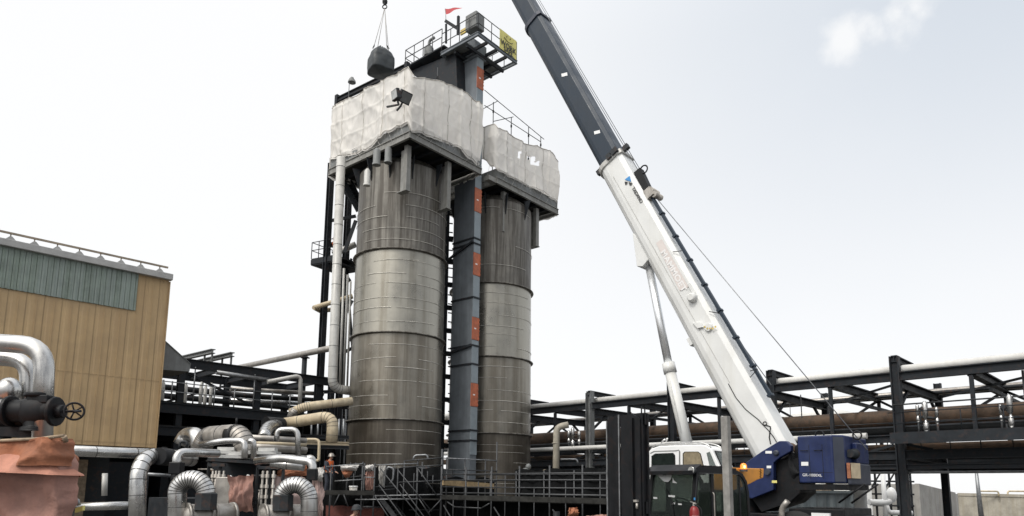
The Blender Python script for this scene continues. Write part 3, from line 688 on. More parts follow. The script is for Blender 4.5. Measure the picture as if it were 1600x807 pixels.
# extra front piece of platform beside the elevator, nozzles under the deck
b = MB(); b.gbox(P2U, P2U+.4, P2V, P2V+.66, zp-.4, zp-.1); b.build('platform_end', M['fascia'], ves2)
for k, (px, py, r) in enumerate(((589, 240, .2), (607, 237, .2), (574, 272, .17))):
    q = on_u(px, py, PU+1.5+.25*k); 
    b = MB(); b.lathe(q-Z*.7, [(r*1.15, 0), (r*1.15, .1), (r, .12), (r, .85), (r*.4, 1.0)], 14); b.build('nozzle', M['greysteel'] if k < 2 else M['whitepipe'], ves1)

# ------------------------------------------------------------------ tarpaulins wrapped round the platform scaffolds
def wrap(name, label, u0, v0, u1, v1, Ltop, Lbot, Rtop, Rbot, holes=()):
    """L lists: pixel outline of the face v=v0 (running along E1); R lists: the face u=u0 (running along E2)"""
    def conv_l(pts): return [(uvz(on_v(px, py, v0))[0], on_v(px, py, v0).z) for px, py in pts]
    def conv_r(pts): return [(uvz(on_u(px, py, u0))[1], on_u(px, py, u0).z) for px, py in pts]
    lt, lb, rt, rb = conv_l(Ltop), conv_l(Lbot), conv_r(Rtop), conv_r(Rbot)
    LA, LB = u1-u0, v1-v0; per = 2*(LA+LB)
    def corner(s):     # rounded rectangle, s metres from the front corner, + along E2 face, wraps
        s %= per
        if s < LB: return u0, v0+s, 'R', V((0, 0, 0))
        s -= LB
        if s < LA: return u0+s, v1, 'B', None
        s -= LA
        if s < LB: return u1, v1-s, 'C', None
        s -= LB
        return u1-s, v0, 'L', None
    def fn(a, b):
        s = a*per; u, v, f, _ = corner(s)
        if f == 'R': zt_, zb_ = interp(rt, v), interp(rb, v)
        elif f == 'L': zt_, zb_ = interp(lt, u), interp(lb, u)
        elif f == 'B': zt_, zb_ = rt[-1][1] if rt[-1][0] > rt[0][0] else rt[0][1], zp-.5
        else: zt_, zb_ = interp(lt, u1), zp-.5
        zt_ += .09*noise.noise(V((s*1.1, 3.1, 0))) + .02*noise.noise(V((s*4.3, 1.1, 0)))
        zb_ += .10*noise.noise(V((s*1.7, 7.1, 0)))
        z = lerp(zb_, zt_, b); p = W(u, v, z)
        c = W((u0+u1)/2, (v0+v1)/2, z); o = (p-c); o.z = 0
        nrm = {'R': -E1, 'L': -E2, 'B': E2, 'C': E1}[f]
        h01 = b
        rid = lambda q: (1-abs(noise.noise(q))*2.6)
        tz = (z-zp)
        drape = noise.noise(V((s*1.0+tz*.18, tz*.12, 5.0)))
        tens = rid(V((s*.55+tz*.75, tz*.18, 1.7)))*.5 + rid(V((s*.6-tz*.6, tz*.2, 8.7)))*.5
        fold = .22*noise.noise(V((s*.4, tz*.3, 5.0))) + .15*drape + .11*tens + (.05*rid(V((s*1.9+tz*.7, tz*.45-s*.15, 4.2))) + .025*rid(V((s*3.4-tz*1.6, tz*.9+s*.3, 6.2))))
        pole = .10*max(0, 1-abs(((s/1.55) % 1)-.5)*12) + .045*max(0, 1-abs(((z-zp)/1.1) % 1-.5)*10)       # pressed out by the scaffold tubes
        rag = .06*noise.noise(V((s*2.6, .5, 9)))*(1-b)**3
        return p + nrm*(.02+fold*.9+pole+rag)
    b = MB(); nu, nv = 380, 56
    b.sheet(fn, nu, nv, True, True)
    if holes:
        keep = []
        for i, f in enumerate(b.f):
            ctr = sum((b.v[k] for k in f), V())/len(f); px, py = proj(ctr)
            nm = (b.v[f[1]]-b.v[f[0]]).cross(b.v[f[2]]-b.v[f[0]])
            cut = any(abs(px-hx) < hw+1.5*noise.noise(ctr*3) and abs(py-hy) < hh+1.5*noise.noise(ctr*4) for hx, hy, hw, hh in holes) and (ctr-W((u0+u1)/2, (v0+v1)/2, 0)).dot(-E1) > 1.2
            if not cut: keep.append(i)
        b.f = [b.f[i] for i in keep]; b.sm = [b.sm[i] for i in keep]; b.mi = [b.mi[i] for i in keep]
    t = thing(name, label, 'tarpaulin', W((u0+u1)/2, (v0+v1)/2, zp))
    b.build('sheeting', M['tarp'], t)
    ctr_ = W((u0+u1)/2, (v0+v1)/2, 0)
    def outw(q, e): d = V((q.x-ctr_.x, q.y-ctr_.y, 0)).normalized(); return q+d*e
    h = MB()
    h.tube([outw(fn(i/200, .995), .01) for i in range(201)], .03, 5, False)                # rolled hem and rope along the top
    h.tube([outw(fn(i/200, .03), .012) for i in range(201)], .018, 5, False)
    k = 0
    while k*1.94 < per:
        a_ = (k*1.94+.9)/per; k += 1
        h.sheet(lambda x, y: outw(fn(min(1, a_+(x-.5)*.07/per), .02+.96*y), .014), 1, 24)      # sewn overlaps
    h.build('hem', M['tarpseam'], t)
    l = MB(); zig = []
    for q in range(int(per/.48)):
        p0 = outw(fn((q*.48+.3)/per, .05), .02)
        zig.append(p0 if q % 2 else V((p0.x, p0.y, zp-.38)) + (ctr_-V((p0.x, p0.y, 0))).normalized()*.06)
    l.tube(zig, .011, 4); l.build('lashing', M['strap'], t)
    return t
wrap('tarpaulin', 'white tarpaulin round the higher platform, hung below the crane load', PU, PV, u1L, v1R,
     [(519, 171), (540, 158), (560, 149), (577, 139), (600, 128), (612, 122), (625, 117)], [(517, 251), (530, 247), (545, 245), (560, 241), (583, 232), (592, 222), (605, 211), (620, 204)],
     [(625, 117), (640, 122), (660, 124), (680, 126), (700, 133), (720, 143), (751, 163)], [(622, 204), (640, 209), (655, 210), (675, 219), (700, 226), (712, 230), (730, 250), (751, 264)])
wrap('tarpaulin', 'torn white tarpaulin round the lower platform of the far vessel', P2U, P2V+.7, P2U+6, v2R,
     [(757, 200), (772, 196)], [(757, 250), (770, 262)],
     [(764, 199), (780, 202), (800, 213), (816, 225), (836, 230), (852, 234), (866, 246), (871, 254)], [(764, 262), (778, 270), (800, 281), (820, 290), (834, 297), (852, 305), (871, 318)],
     holes=((832, 251, 4, 6), (811, 242, 2, 5), (838, 256, 4, 3), (826, 247, 2, 3)))

# poles of the scaffold that stick out of the wraps
def frame_poles(name, label, posts, rails, m):
    t = thing(name, label, 'scaffold', V((posts[0][0].x, posts[0][0].y, zp)))
    for a, c in posts: b = MB(); b.tube([a, c], .03, 6); b.build('standard', m, t)
    for a, c in rails: b = MB(); b.tube([a, c], .026, 6); b.build('ledger', m, t)
    for a, c in posts:
        for f in (.12, .45):
            p = c.lerp(a, f); b = MB(); b.box(p, .11, .11, .14); b.build('coupler', M['black'], t)
    return t
def up(px, py, u, dz): q = on_u(px, py, u); return V((q.x, q.y, zp-.1)), q
uq = P2U+.45
frame_poles('tube_scaffold', 'bare scaffold tubes standing above the torn lower tarpaulin',
            [up(771, 160, uq, 3), up(799, 184, uq, 3), up(826, 199, uq, 3), up(845, 214, uq, 3)],
            [(on_u(757, 141, uq), on_u(850, 218, uq)), (on_u(757, 165, uq), on_u(845, 222, uq)), (on_u(752, 172, uq), on_u(778, 158, uq+.1)), (on_u(771, 190, uq), on_u(802, 183, uq))], M['galvdk'])
frame_poles('tube_scaffold', 'scaffold tubes hidden inside the higher tarpaulin with one tip showing',
            [up(684, 106, PU+.5, 3), (W(PU+.4, PV+.4, zp-.1), W(PU+.4, PV+.4, zp+2.6)), (W(u1L-.3, PV+.5, zp-.1), W(u1L-.3, PV+.5, zp+2.7))],
            [(W(PU+.4, PV+.4, zp+1.1), W(u1L-.3, PV+.5, zp+1.1)), (W(PU+.4, PV+.4, zp+1.1), W(PU+.4, v1R-.3, zp+1.1))], M['galvdk'])
# floodlights on the wrapped corner
for k, (px, py) in enumerate(((616, 148), (634, 153))):
    q = on_u(px, py, PU-.5-.12*k)
    fl = thing('floodlight', ['square grey floodlight on the front corner of the white wrap, nearer the bag', 'square grey floodlight tilted away on the front corner of the white wrap'][k], 'floodlight', q, 'floodlights on the wrapped corner')
    d = (V((-.9, -.8, -.25)) if k == 0 else V((.75, -.75, -.75))).normalized(); a, c = perp(d); s_ = 1.0 if k == 0 else 1.2
    b = MB(); b.prism([q+a*.3*s_+c*.27*s_, q-a*.3*s_+c*.27*s_, q-a*.3*s_-c*.27*s_, q+a*.3*s_-c*.27*s_], d*-.2)
    b.prism([q+a*.22+c*.2-d*.203, q-a*.22+c*.2-d*.203, q-a*.22-c*.2-d*.203, q+a*.22-c*.2-d*.203], d*-.14); b.build('housing', M['steel2'], fl, .03)
    b = MB(); b.prism([q+a*.25*s_+c*.22*s_+d*.004, q-a*.25*s_+c*.22*s_+d*.004, q-a*.25*s_-c*.22*s_+d*.004, q+a*.25*s_-c*.22*s_+d*.004], d*.01); b.build('lens', M['lensglass'] if k == 0 else M['greysteel'], fl)
    b = MB(); b.beam(q-d*.15-c*.2, q-d*.2-c*.55, .08, .08, E1); b.beam(q-d*.2-c*.52, W(PU+.1, uvz(q)[1], q.z-.5), .08, .08); b.build('bracket', M['steel2'], fl)

# ------------------------------------------------------------------ bucket elevator between the vessels
EV0 = v1R+.08; EU0 = uvz(on_v(740, 400, EV0))[0]; EU1 = uvz(on_v(708, 400, EV0))[0]; EV1 = uvz(on_u(749.5, 400, EU0))[1]
def ze(px, py): return on_v(px, py, EV0).z
ztp = on_v(740, 92, EV0).z
el = thing('bucket_elevator', 'tall blue-grey bucket elevator with orange hatches between two vessels', 'elevator', W((EU0+EU1)/2, (EV0+EV1)/2, 0))
b = MB(); b.gbox(EU0+.003, EU1, EV0, EV1, 0, ztp); b.build('casing', M['bluegrey'], el)
def zf(py, px=744): return on_u(px, py, EU0).z
hatch = [(294, 331, 'dull orange hatch with a white tag, high under the platform'), (396, 431, 'bright orange hatch'), (497, 532, None), (600, 636, None), (103, 136, 'brownish hatch up near the head')]
segs = sorted([(zf(b_), zf(a_)) for a_, b_, _ in hatch])
for a_, b_, lab in hatch:
    z1, z0 = zf(a_), zf(b_); c = W(EU0-.03, (EV0+EV1)/2, (z0+z1)/2)
    m_ = MB(); m_.gbox(EU0-.045, EU0-.002, EV0-.03, EV1+.02, z0, z1)
    for k in range(6):
        zz = lerp(z0, z1, (k+.5)/6); m_.gbox(EU0-.06, EU0-.046, EV0-.05, EV0+.05, zz-.05, zz+.05); m_.gbox(EU0-.06, EU0-.046, EV1-.05, EV1+.04, zz-.05, zz+.05)
    d_ = m_.build('hatch', M['orange'], el)
    if lab: d_['label'] = lab
    h_ = MB(); h_.gbox(EU0-.054, EU0-.0462, EV0+.14, EV0+.3, (z0+z1)/2-.04, (z0+z1)/2+.04); h_.build('tag', M['white'], d_)
prev = zf(712)
for z0, z1 in segs + [(ztp, ztp)]:
    if z0-prev > .4:
        m_ = MB(); k = max(1, int((z0-prev)/1.6))
        for i in range(k):
            m_.gbox(EU0-.03, EU0-.002, EV0-.01, EV1+.01, lerp(prev, z0, i/k)+.03, lerp(prev, z0, (i+1)/k)-.03)
        m_.build('front_panel', M['bluelite'], el)
    prev = z1
for py in (372, 380, 464, 539, 568, 672, 688):
    z = ze(740, py) if py < 600 else ze(740, py)
    b = MB(); b.gbox(EU0-.07, EU1+.05, EV0-.06, EV1+.06, z-.05, z+.05); b.build('flange', M['steel'], el)
for pa_, pb_ in ((W(EU0, EV0-.1, ze(740, 380)+.1), W(EU1+.6, EV0-.1, ze(735, 395)-.2)), (W(EU0-.05, EV0-.1, ze(740, 539)), W(EU1+.9, EV0-.1, ze(740, 548)-.1))): b = MB(); b.beam(pa_, pb_, .09, .14); b.build('stay_bar', M['steel'], el)
# head platform
HV0 = 26.3; hq = at(747, 50, 39.2); HU0, HV0, HZ = uvz(hq)
HU1 = uvz(on_v(690, 77, HV0))[0]; HV1 = uvz(on_u(807, 90, HU0))[1]
hp_ = MB(); hp_.gbox(HU0+1.2, HU1-.1, HV0+.1, HV1-.1, HZ-.09, HZ-.04); hp_ = hp_.build('head_platform', M['greysteel'], el)
for (a, d) in (((HU0, HV0), (HU0, HV1)), ((HU0, HV0), (HU1, HV0)), ((HU1, HV0), (HU1, HV1)), ((HU0, HV1), (HU1, HV1))):
    f = MB(); A, D = W(*a, HZ-.13), W(*d, HZ-.13); dr = (D-A).normalized(); f.ibeam(A-dr*.04, D+dr*.04, .12, .26, .04); f.build('fascia', M['bluegrey'], hp_)
j = MB()
for k in range(1, 4): j.gbox(HU0+.08, HU1-.08, lerp(HV0, HV1, k/4)-.06, lerp(HV0, HV1, k/4)+.06, HZ-.3, HZ-.1)
j.gbox(HU0+1.0, HU0+1.14, HV0+.1, HV1-.1, HZ-.5, HZ-.31); j.gbox(HU1-1.2, HU1-1.06, HV0+.1, HV1-.1, HZ-.5, HZ-.31)
j.build('joist', M['steel'], hp_)
for (a, d, k) in (((HU0, HV0), (HU0, HV1), 3), ((HU0, HV0), (HU1, HV0), 4), ((HU0, HV1), (HU1, HV1), 3)):
    r = MB(); A, D = W(*a, HZ), W(*d, HZ)
    for zz in (.62, 1.3): r.tube([A+Z*zz, D+Z*zz], .028, 6)
    for i in range(k+1): p = A.lerp(D, i/k); r.tube([p, p+Z*1.3], .028, 6)
    r.build('railing', M['galvdk'], hp_)
c_ = W((EU0+EU1)/2, (EV0+EV1)/2, 0)
b = MB(); b.gbox(EU0-.1, EU1+.12, EV0-.16, EV1+.2, ztp+.02, HZ-.5)
b.prism([W(EU0-.1, EV0-.2, HZ-.35), W(EU1+.3, EV0-.2, HZ-.35), W(EU1+.3, EV0-.2, HZ+.5), W(EU1-.5, EV0-.2, HZ+1.15), W(EU0+.6, EV0-.2, HZ+1.15), W(EU0-.1, EV0-.2, HZ+.4)], E2*.95); b.build('head_box', M['bluegrey'], el, .03)
b = MB(); q = on_v(742, 38, HV0+.5); b.box(q, .95, .8, 1.1, (E1, E2, Z)); b.build('drive_box', M['greysteel'], el, .06)
b = MB(); q = on_v(727, 48, HV0+.25); b.box(q, .8, .1, .35, (E1, E2, Z)); b.build('guard', M['yellowbox'], el, .02)
b = MB(); q = on_v(716, 40, HV0+.4); b.box(q, .14, .14, 1.3, (E1, E2, Z)); b.beam(on_v(696, 33, HV0+.4), on_v(715, 45, HV0+.4), .1, .2); b.beam(on_v(697, 38, HV0+.4), on_v(697, 68, HV0+.4), .1, .1, E1); b.build('hoist_arm', M['steel'], el)
# side walkway with the dark discharge chute beneath
wk0, wk1 = on_v(690, 80, HV0), on_v(633, 103, HV0)
wa, wb = uvz(wk0), uvz(wk1); WZ = wb[2]-.05
b = MB(); b.gbox(wa[0]-.2, wb[0]+.05, HV0, HV0+1.2, WZ-.12, WZ-.02); wk = b.build('side_walkway', M['steel'], el)
r = MB(); A, D = W(wa[0], HV0, WZ), W(wb[0], HV0, WZ)
for zz in (.6, 1.2): r.tube([A+Z*zz, D+Z*zz], .03, 6)
for i in range(5): p = A.lerp(D, i/4); r.tube([p, p+Z*1.2], .03, 6)
D2 = D+E2*1.2
for zz in (.6, 1.2): r.tube([D+Z*zz, D2+Z*zz], .03, 6)
r.build('railing', M['galvdk'], wk)
b = MB(); q = [on_v(638, 112, HV0+.4), on_v(712, 82, HV0+.4), on_v(714, 138, HV0+.4), on_v(694, 130, HV0+.4), on_v(655, 124, HV0+.4)]
b.prism(q, E2*1.3); b.build('discharge_chute', M['steel'], el, .05)
b = MB(); q = on_v(670, 84, HV0+.5); b.lathe(q-Z*.2, [(.33, 0), (.33, .55), (.26, .6), (.26, .66)], 16); b.tube(fillet([q+Z*.42, q+Z*.95, q+Z*.95-E1*.5], .3), .1, 10); b.build('fan_unit', M['greysteel'], el)
# yellow banner on the head railing
q0, q1 = on_u(781, 37, HU0-.06), on_u(807, 54, HU0-.06); z0 = on_u(780, 72, HU0-.06).z
vA, vB = uvz(q0)[1], uvz(q1)[1]; bz0, bz1 = HZ-.05, HZ+1.32
bn = thing('safety_banner', 'yellow banner reading WORK SAFE on the top railing', 'banner', W(HU0-.07, vA, bz0))
b = MB(); b.sheet(lambda a, c: W(HU0-.06-.03*math.sin(a*7)*(1-c*.5)*a, lerp(vA, vB, a), lerp(bz0, bz1, c)), 16, 8); b.build('cloth', M['yellow'], bn)
def text(body, loc, xdir, ydir, size, m, parent, name='lettering', bold=0, align='CENTER', sx=1):
    cu = bpy.data.curves.new(name, 'FONT'); cu.body = body; cu.size = size; cu.align_x = align; cu.align_y = 'CENTER'; cu.extrude = .001; cu.offset = bold; cu.space_character = 1.05
    o = bpy.data.objects.new(name, cu); C.objects.link(o); cu.materials.append(m)
    xd, yd = xdir.normalized(), ydir.normalized(); zd = xd.cross(yd).normalized(); yd = zd.cross(xd)
    mw = Matrix(((xd.x*sx, yd.x, zd.x, 0), (xd.y*sx, yd.y, zd.y, 0), (xd.z*sx, yd.z, zd.z, 0), (0, 0, 0, 1)))
    dg = bpy.context.evaluated_depsgraph_get(); me = bpy.data.meshes.new_from_object(o.evaluated_get(dg)); bpy.data.objects.remove(o)
    me.transform(mw); me.materials.clear(); me.materials.append(m)
    ob = bpy.data.objects.new(name, me); C.objects.link(ob); ob.parent = parent; ob.location = loc-wloc(parent)
    return ob
wd = vB-vA
text('WORK', W(HU0-.1, (vA+vB)/2, bz0+.48), E2, Z, .5, M['ink'], bn, bold=.012, sx=wd/1.75)
text('SAFE', W(HU0-.1, (vA+vB)/2, bz0+.16), E2, Z, .46, M['ink'], bn, bold=.012, sx=wd/1.9)
b = MB(); cc = W(HU0-.1, (vA+vB)/2, bz0+1.02)
b.tube([cc+E2*(wd*.27*math.cos(a))+Z*(.2*math.sin(a)) for a in [R_(200+14*i) for i in range(11)]], .02, 5)
for s_ in (-1, 1): b.ball(cc+E2*(wd*.1*s_)+Z*.1, .03, .03, .06)
b.build('emblem', M['ink'], bn)
# red pennant
q = on_v(697, 32, HV0+.4)
pn = thing('pennant', 'small red pennant flying above the elevator head', 'flag', q)
b = MB(); b.tube([q-Z*.1, on_v(696, 14, HV0+.4)], .02, 6); b.build('pole', M['galv'], pn)
A, B_, Cc = on_v(695, 14, HV0+.4), on_v(722, 12, HV0+.0), on_v(696, 23, HV0+.4)
b = MB(); b.sheet(lambda a, c: A.lerp(Cc, c).lerp(B_, a)+E2*(.05*math.sin(a*8)), 12, 5); b.build('cloth', M['pennant'], pn)

# ------------------------------------------------------------------ monorail beam and posts behind the higher wrap
q1, q0 = at(636, 104, 39.5), at(527, 157, 43)
gt = thing('monorail_gantry', 'dark sloping hoist beam on posts behind the higher white wrap', 'gantry', V((q1.x, q1.y, zp)))
b = MB(); b.ibeam(q0, q1, .22, .34, .05); b.build('beam', M['steel'], gt)
for p, e in ((q0, .35), (q1, .25)):
    b = MB(); b.beam(V((p.x, p.y, zp+.3)), p+Z*e, .26, .26, E1); b.build('post', M['steel'], gt)
for t in (.08, .45): 
    p = q0.lerp(q1, t); b = MB(); b.beam(p-Z*.17, p-Z*1.6+X*.5, .07, .07); b.build('brace', M['steel'], gt)
for t in (.12, .17, .55):
    p = q0.lerp(q1, t); b = MB(); b.tube([p-Z*.15, p-Z*1.3], .05, 6); b.build('hanger', M['steel'], gt)
q = at(546, 125, 42); lm = thing('area_lamp', 'small bell-shaped lamp on a thin pole at the left end of the hoist beam', 'lamp', q-Z*1.6)
b = MB(); b.tube([q-Z*1.5, q+Z*.1, q+X*.12+Z*.16], .025, 6); b.build('pole', M['galv'], lm)
b = MB(); b.lathe(q+X*.17-Z*.2, [(.26, 0), (.24, .12), (.14, .26), (.1, .36), (.01, .4)], 14); b.build('lamp_head', M['greysteel'], lm)

# ------------------------------------------------------------------ support tower steel on the left flank
def col(px, y0, y1, dep): a = at(px, y0, dep); return V((a.x, a.y, 0)), a
st = thing('support_tower', 'dark steel frame with stairs and landing behind the grey downpipe', 'steel frame', V((at(517, 600, 43).x, 43, 0)))
for (px, y0, dep, m_) in ((518, 255, 43, 'steel'), (547, 262, 44.5, 'steel'), (697, 245, 43.8, 'steel'), (533, 300, 47, 'steel')):
    a, c = col(px, y0, 0, dep); b = MB(); b.ibeam(a, c, .34, .34, .05, E1); b.build('column', M[m_], st)
for (p0, p1, d0, d1, w_) in (((533, 283), (561, 318), 42, 42.5, .75), ((556, 345), (538, 395), 43, 43, .22), ((518, 270), (548, 268), 43, 44, .3), ((518, 345), (556, 338), 43, 43.5, .2), ((518, 480), (550, 465), 42.8, 43.5, .2), ((535, 500), (551, 470), 43.4, 43.4, .14), ((545, 470), (552, 560), 43.8, 44, .14), ((520, 402), (547, 440), 43, 44.3, .2), ((520, 540), (549, 470), 43, 44.3, .16), ((520, 560), (549, 545), 43, 44.3, .2), ((520, 470), (549, 405), 43, 44.3, .14)):
    b = MB(); b.beam(at(*p0, d0), at(*p1, d1), .12, w_); b.build('bracing', M['steel'], st)
# stringer with slotted holes: a stair flight hugging the shell
b = MB()
s0, s1 = at(534, 280, 41.5), at(561, 330, 41.8)
for o_ in (V((0, 0, 0)), V((.35, .45, .1))): b.beam(s0+o_, s1+o_, .06, .38)
for i in range(9): p = s0.lerp(s1, (i+.5)/9); b.beam(p, p+V((.35, .45, .1)), .22, .04)
b.build('stair_flight', M['steel'], st)
# dark screens and pipes low on the flank
b = MB(); q0, q1 = at(482, 600, 47.5), at(556, 600, 47.5); b.box(V(((q0.x+q1.x)/2, 47.6, at(500, 628, 47.5).z/2)), q1.x-q0.x, .1, at(500, 628, 47.5).z); b.build('screen', M['net'], st)
for k, (y0, x0) in enumerate(((612, 500), (632, 486), (648, 490), (676, 490), (700, 500))):
    b = MB(); b.ibeam(at(x0, y0+1, 45.5), at(556, y0-1, 45.8), .2, .22, .04); b.build('ledger_beam', M['steel'] if k % 2 else M['steel2'], st)
for px in (503, 526, 534, 541):
    a, c = col(px, 640, 0, 45); b = MB(); b.tube([a, c], .06, 8); b.build('drain_pipe', M['galv'], st)
# ladder / cable strip between near vessel and elevator
for px in (692, 701):
    a, c = col(px, 330, 0, 44.2); b = MB(); b.beam(a, c, .14, .1, E1); b.build('ladder_rail', M['steel'], st)
b = MB()
for py in list(range(372, 700, 36)): a, c = at(690, py, 44.3), at(708, py+2, 44.3); b.beam(a, c, .2, .3)
for k in range(26): y_ = 335+k*14; b.beam(at(700, y_, 44.25), at(707.5, y_+1, 44.25), .06, .07)
b.build('rung', M['steel'], st)
# landing
l0, l1, l2 = at(486, 412, 43.5), at(524, 398, 42.6), at(547, 405, 45.5)
dl = MB(); P4 = [l0, l1, l1+E2*2.2, l0+E2*2.2]
for p in P4: p.z = l1.z-.1
dl.prism(P4, Z*.1); dl.prism([p-Z*.36 for p in P4], Z*.08); dl.beam(P4[0]-Z*.14, P4[1]-Z*.14, .08, .3); dl.beam(P4[0]-Z*.14, P4[3]-Z*.14, .08, .3)
ld = dl.build('landing', M['steel'], st)
r = MB()
for zz in (.55, 1.1): r.tube([P4[3]+Z*(.1+zz), P4[0]+Z*(.1+zz), P4[1]+Z*(.1+zz)], .028, 6)
for p in (P4[0], P4[0].lerp(P4[1], .3), P4[0].lerp(P4[1], .65), P4[3], P4[0].lerp(P4[3], .5)): r.tube([p+Z*.1, p+Z*1.2], .028, 6)
r.build('railing', M['steel'], ld)
q = P4[0].lerp(P4[1], .72)+E2*.4; q.z += .1
fb = thing('floodlight', 'dark floodlight with an orange cover on the small left landing', 'floodlight', q)
b = MB(); b.tube([q, q+Z*.75], .04, 8); b.build('pole', M['steel'], fb)
b = MB(); b.prism([q+Z*.75-X*.5, q+Z*.95-X*.45, q+Z*1.1+X*.05, q+Z*.7+X*.05], E2*.35); b.build('housing', M['steel2'], fb)
b = MB(); b.ball(q+Z*1.25+X*.05, .16, .16, .26); b.ball(q+Z*.9+X*.0, .16, .16, .2); b.build('cover', M['orange'], fb)
b = MB(); b.tube([at(491, 481, 42.2), at(551, 463, 42.6)], .15, 10); b.tube([at(491, 481, 42.2), at(500, 486, 43.5), at(520, 484, 44)], .15, 10)
tag(b.build('cross_pipe', M['cream']), 'short cream pipe crossing the grey downpipe halfway up', 'pipe')
pipe('cross_pipe', 'grey pipe crossing behind the downpipe just below the landing', [at(520, 398, 43.4), at(556, 382, 43.6)], .2, M['whitepipe'])
# big grey downpipe with the bend at the bottom
pipe('downpipe', 'thick grey-white downpipe along the left flank, bending into the vessel', [at(533, 247, 38.6), at(519, 607, 38.6), at(548, 611, 39.6)], .26, M['whitepipe'], bend=.62, seams=1.15, n=18)
for k, (xa, xb, y0, y1, r_) in enumerate(((537.5, 531, 420, 605, .07), (543.5, 537, 430, 606, .07), (548, 542.5, 440, 604, .06))):
    pipe('riser_pipe', ['thin grey riser closest to the thick downpipe', 'middle of the three thin grey risers', 'thin grey riser closest to the near vessel'][k],
         [at(xa, y0, 39.6+.3*k), at(xb, y1, 39.6+.3*k)], r_, M['whitepipe'], group='thin risers beside the downpipe')

E1, E2 = GRID0
# ================================================================== mobile crane
PA = at(1208, 703, 22.6); PT = at(610, -372, 38.5)
ax = (PT-PA).normalized(); fh = V((ax.x, ax.y, 0)).normalized()
sd = V((-fh.y, fh.x, 0)); sd = sd if sd.y < 0 else -sd          # towards the camera = the crane's cab side
nn = ax.cross(sd); nn = nn if nn.z > 0 else -nn
BL = (PT-PA).length
def pl(px, py, off): return hit(px, py, sd, PA.dot(sd)+off)
def tpar(py):
    lo, hi = 0, BL
    for _ in range(50):
        m_ = (lo+hi)/2
        if proj(PA+ax*m_)[1] > py: lo = m_
        else: hi = m_
    return lo
cr = thing('mobile_crane', 'large mobile crane with a white boom base and blue turret, lifting a bag', 'crane', V((PA.x, PA.y, 0)))
def secpoly(t, w_, h_):
    c = PA+ax*t; ps = [(w_/2, h_*.36), (w_/2-.1, h_*.5), (-w_/2+.1, h_*.5), (-w_/2, h_*.36), (-w_/2, -h_*.18)]
    for i in range(1, 8): a = math.pi + math.pi*i/8; ps.append((w_/2*math.cos(a), -h_*.18+h_*.34*math.sin(a)))
    ps.append((w_/2, -h_*.18)); return [c+sd*a+nn*b_ for a, b_ in ps]
def boomsec(name, t0, t1, w0, h0, w1, h1, m, parent=cr, bev=.02):
    a, c = secpoly(t0, w0, h0), secpoly(t1, w1, h1); n = len(a); b = MB()
    b.add(a+c, [tuple(range(n)), tuple(range(n, 2*n))[::-1]] + [(i, n+i, n+(i+1) % n, (i+1) % n) for i in range(n)])
    return b.build(name, m, parent, bev)
t1, t2 = tpar(258), tpar(40)
bb = boomsec('boom_base', -.5, t1, 1.02, 1.30, .98, 1.22, M['boomwhite'])
b2s = boomsec('boom_section', t1-.3, t2, .86, 1.06, .86, 1.04, M['boomblack'])
b3s = boomsec('boom_section', t2-.3, t2+9, .76, .92, .76, .9, M['boomblack'])
boomsec('boom_section', t2+8.7, BL-.6, .64, .78, .62, .74, M['boomblack'])
boomsec('boom_collar', t2-.12, t2+.1, .98, 1.16, .98, 1.16, M['bluedk'], b2s)
boomsec('boom_collar', t1-.14, t1+.08, 1.1, 1.36, 1.1, 1.36, M['whitepipe'], bb)
boomsec('boom_collar', t2+8.9, t2+9.1, .86, 1.0, .86, 1.0, M['bluedk'], b3s)
b = MB()
for s_ in (-.3, .3): b.lathe(PT-ax*.3-nn*.15+sd*(s_-.08), [(.32, 0), (.3, .03), (.3, .13), (.32, .16)], 20, sd)
b.beam(PT-ax*1+sd*.5, PT+ax*.15-nn*.2+sd*.5, .06, .6, nn); b.beam(PT-ax*1-sd*.5, PT+ax*.15-nn*.2-sd*.5, .06, .6, nn); b.build('boom_head', M['bluedk'], cr)
# small plates, clamps and lugs along the boom
for px, py in ((882, 117), (933, 207)):
    b = MB(); b.prism([pl(px-5, py-1.2, .434), pl(px+4, py-3.6, .434), pl(px+5, py+1.2, .434), pl(px-4, py+3.6, .434)], sd*.006); b.build('marker_plate', M['white'], b2s)
for a_, c_, z_ in ((.62, .2, .3), (.62, -.1, .22), (.25, .58, .25), (.3, -.87, .2)): b = MB(); b.box(PA+ax*(t1+.05)+sd*a_*.9+nn*(c_+.25), .22, .16, z_, (ax, sd, nn)); b.build('clamp', M['steel2'], bb)
b = MB()
for px, py, r in ((1019, 301, .17), (1026, 306, .12)): q = pl(px, py, .2); b.lathe(q-sd*.3, [(r, 0), (r, .5)], 14, sd)
b.box(pl(1016, 303, .3), .4, .3, .3, (ax, sd, nn)); b.build('rope_guide', M['alu_dull'], bb)
b = MB(); q0, q1 = pl(998, 268, .2), pl(1012, 298, .2); b.beam(q0, q1, .3, .3, nn); b.torus(pl(1006, 265, .3), sd, .16, .03); b.build('hose_reel', M['black'], bb)
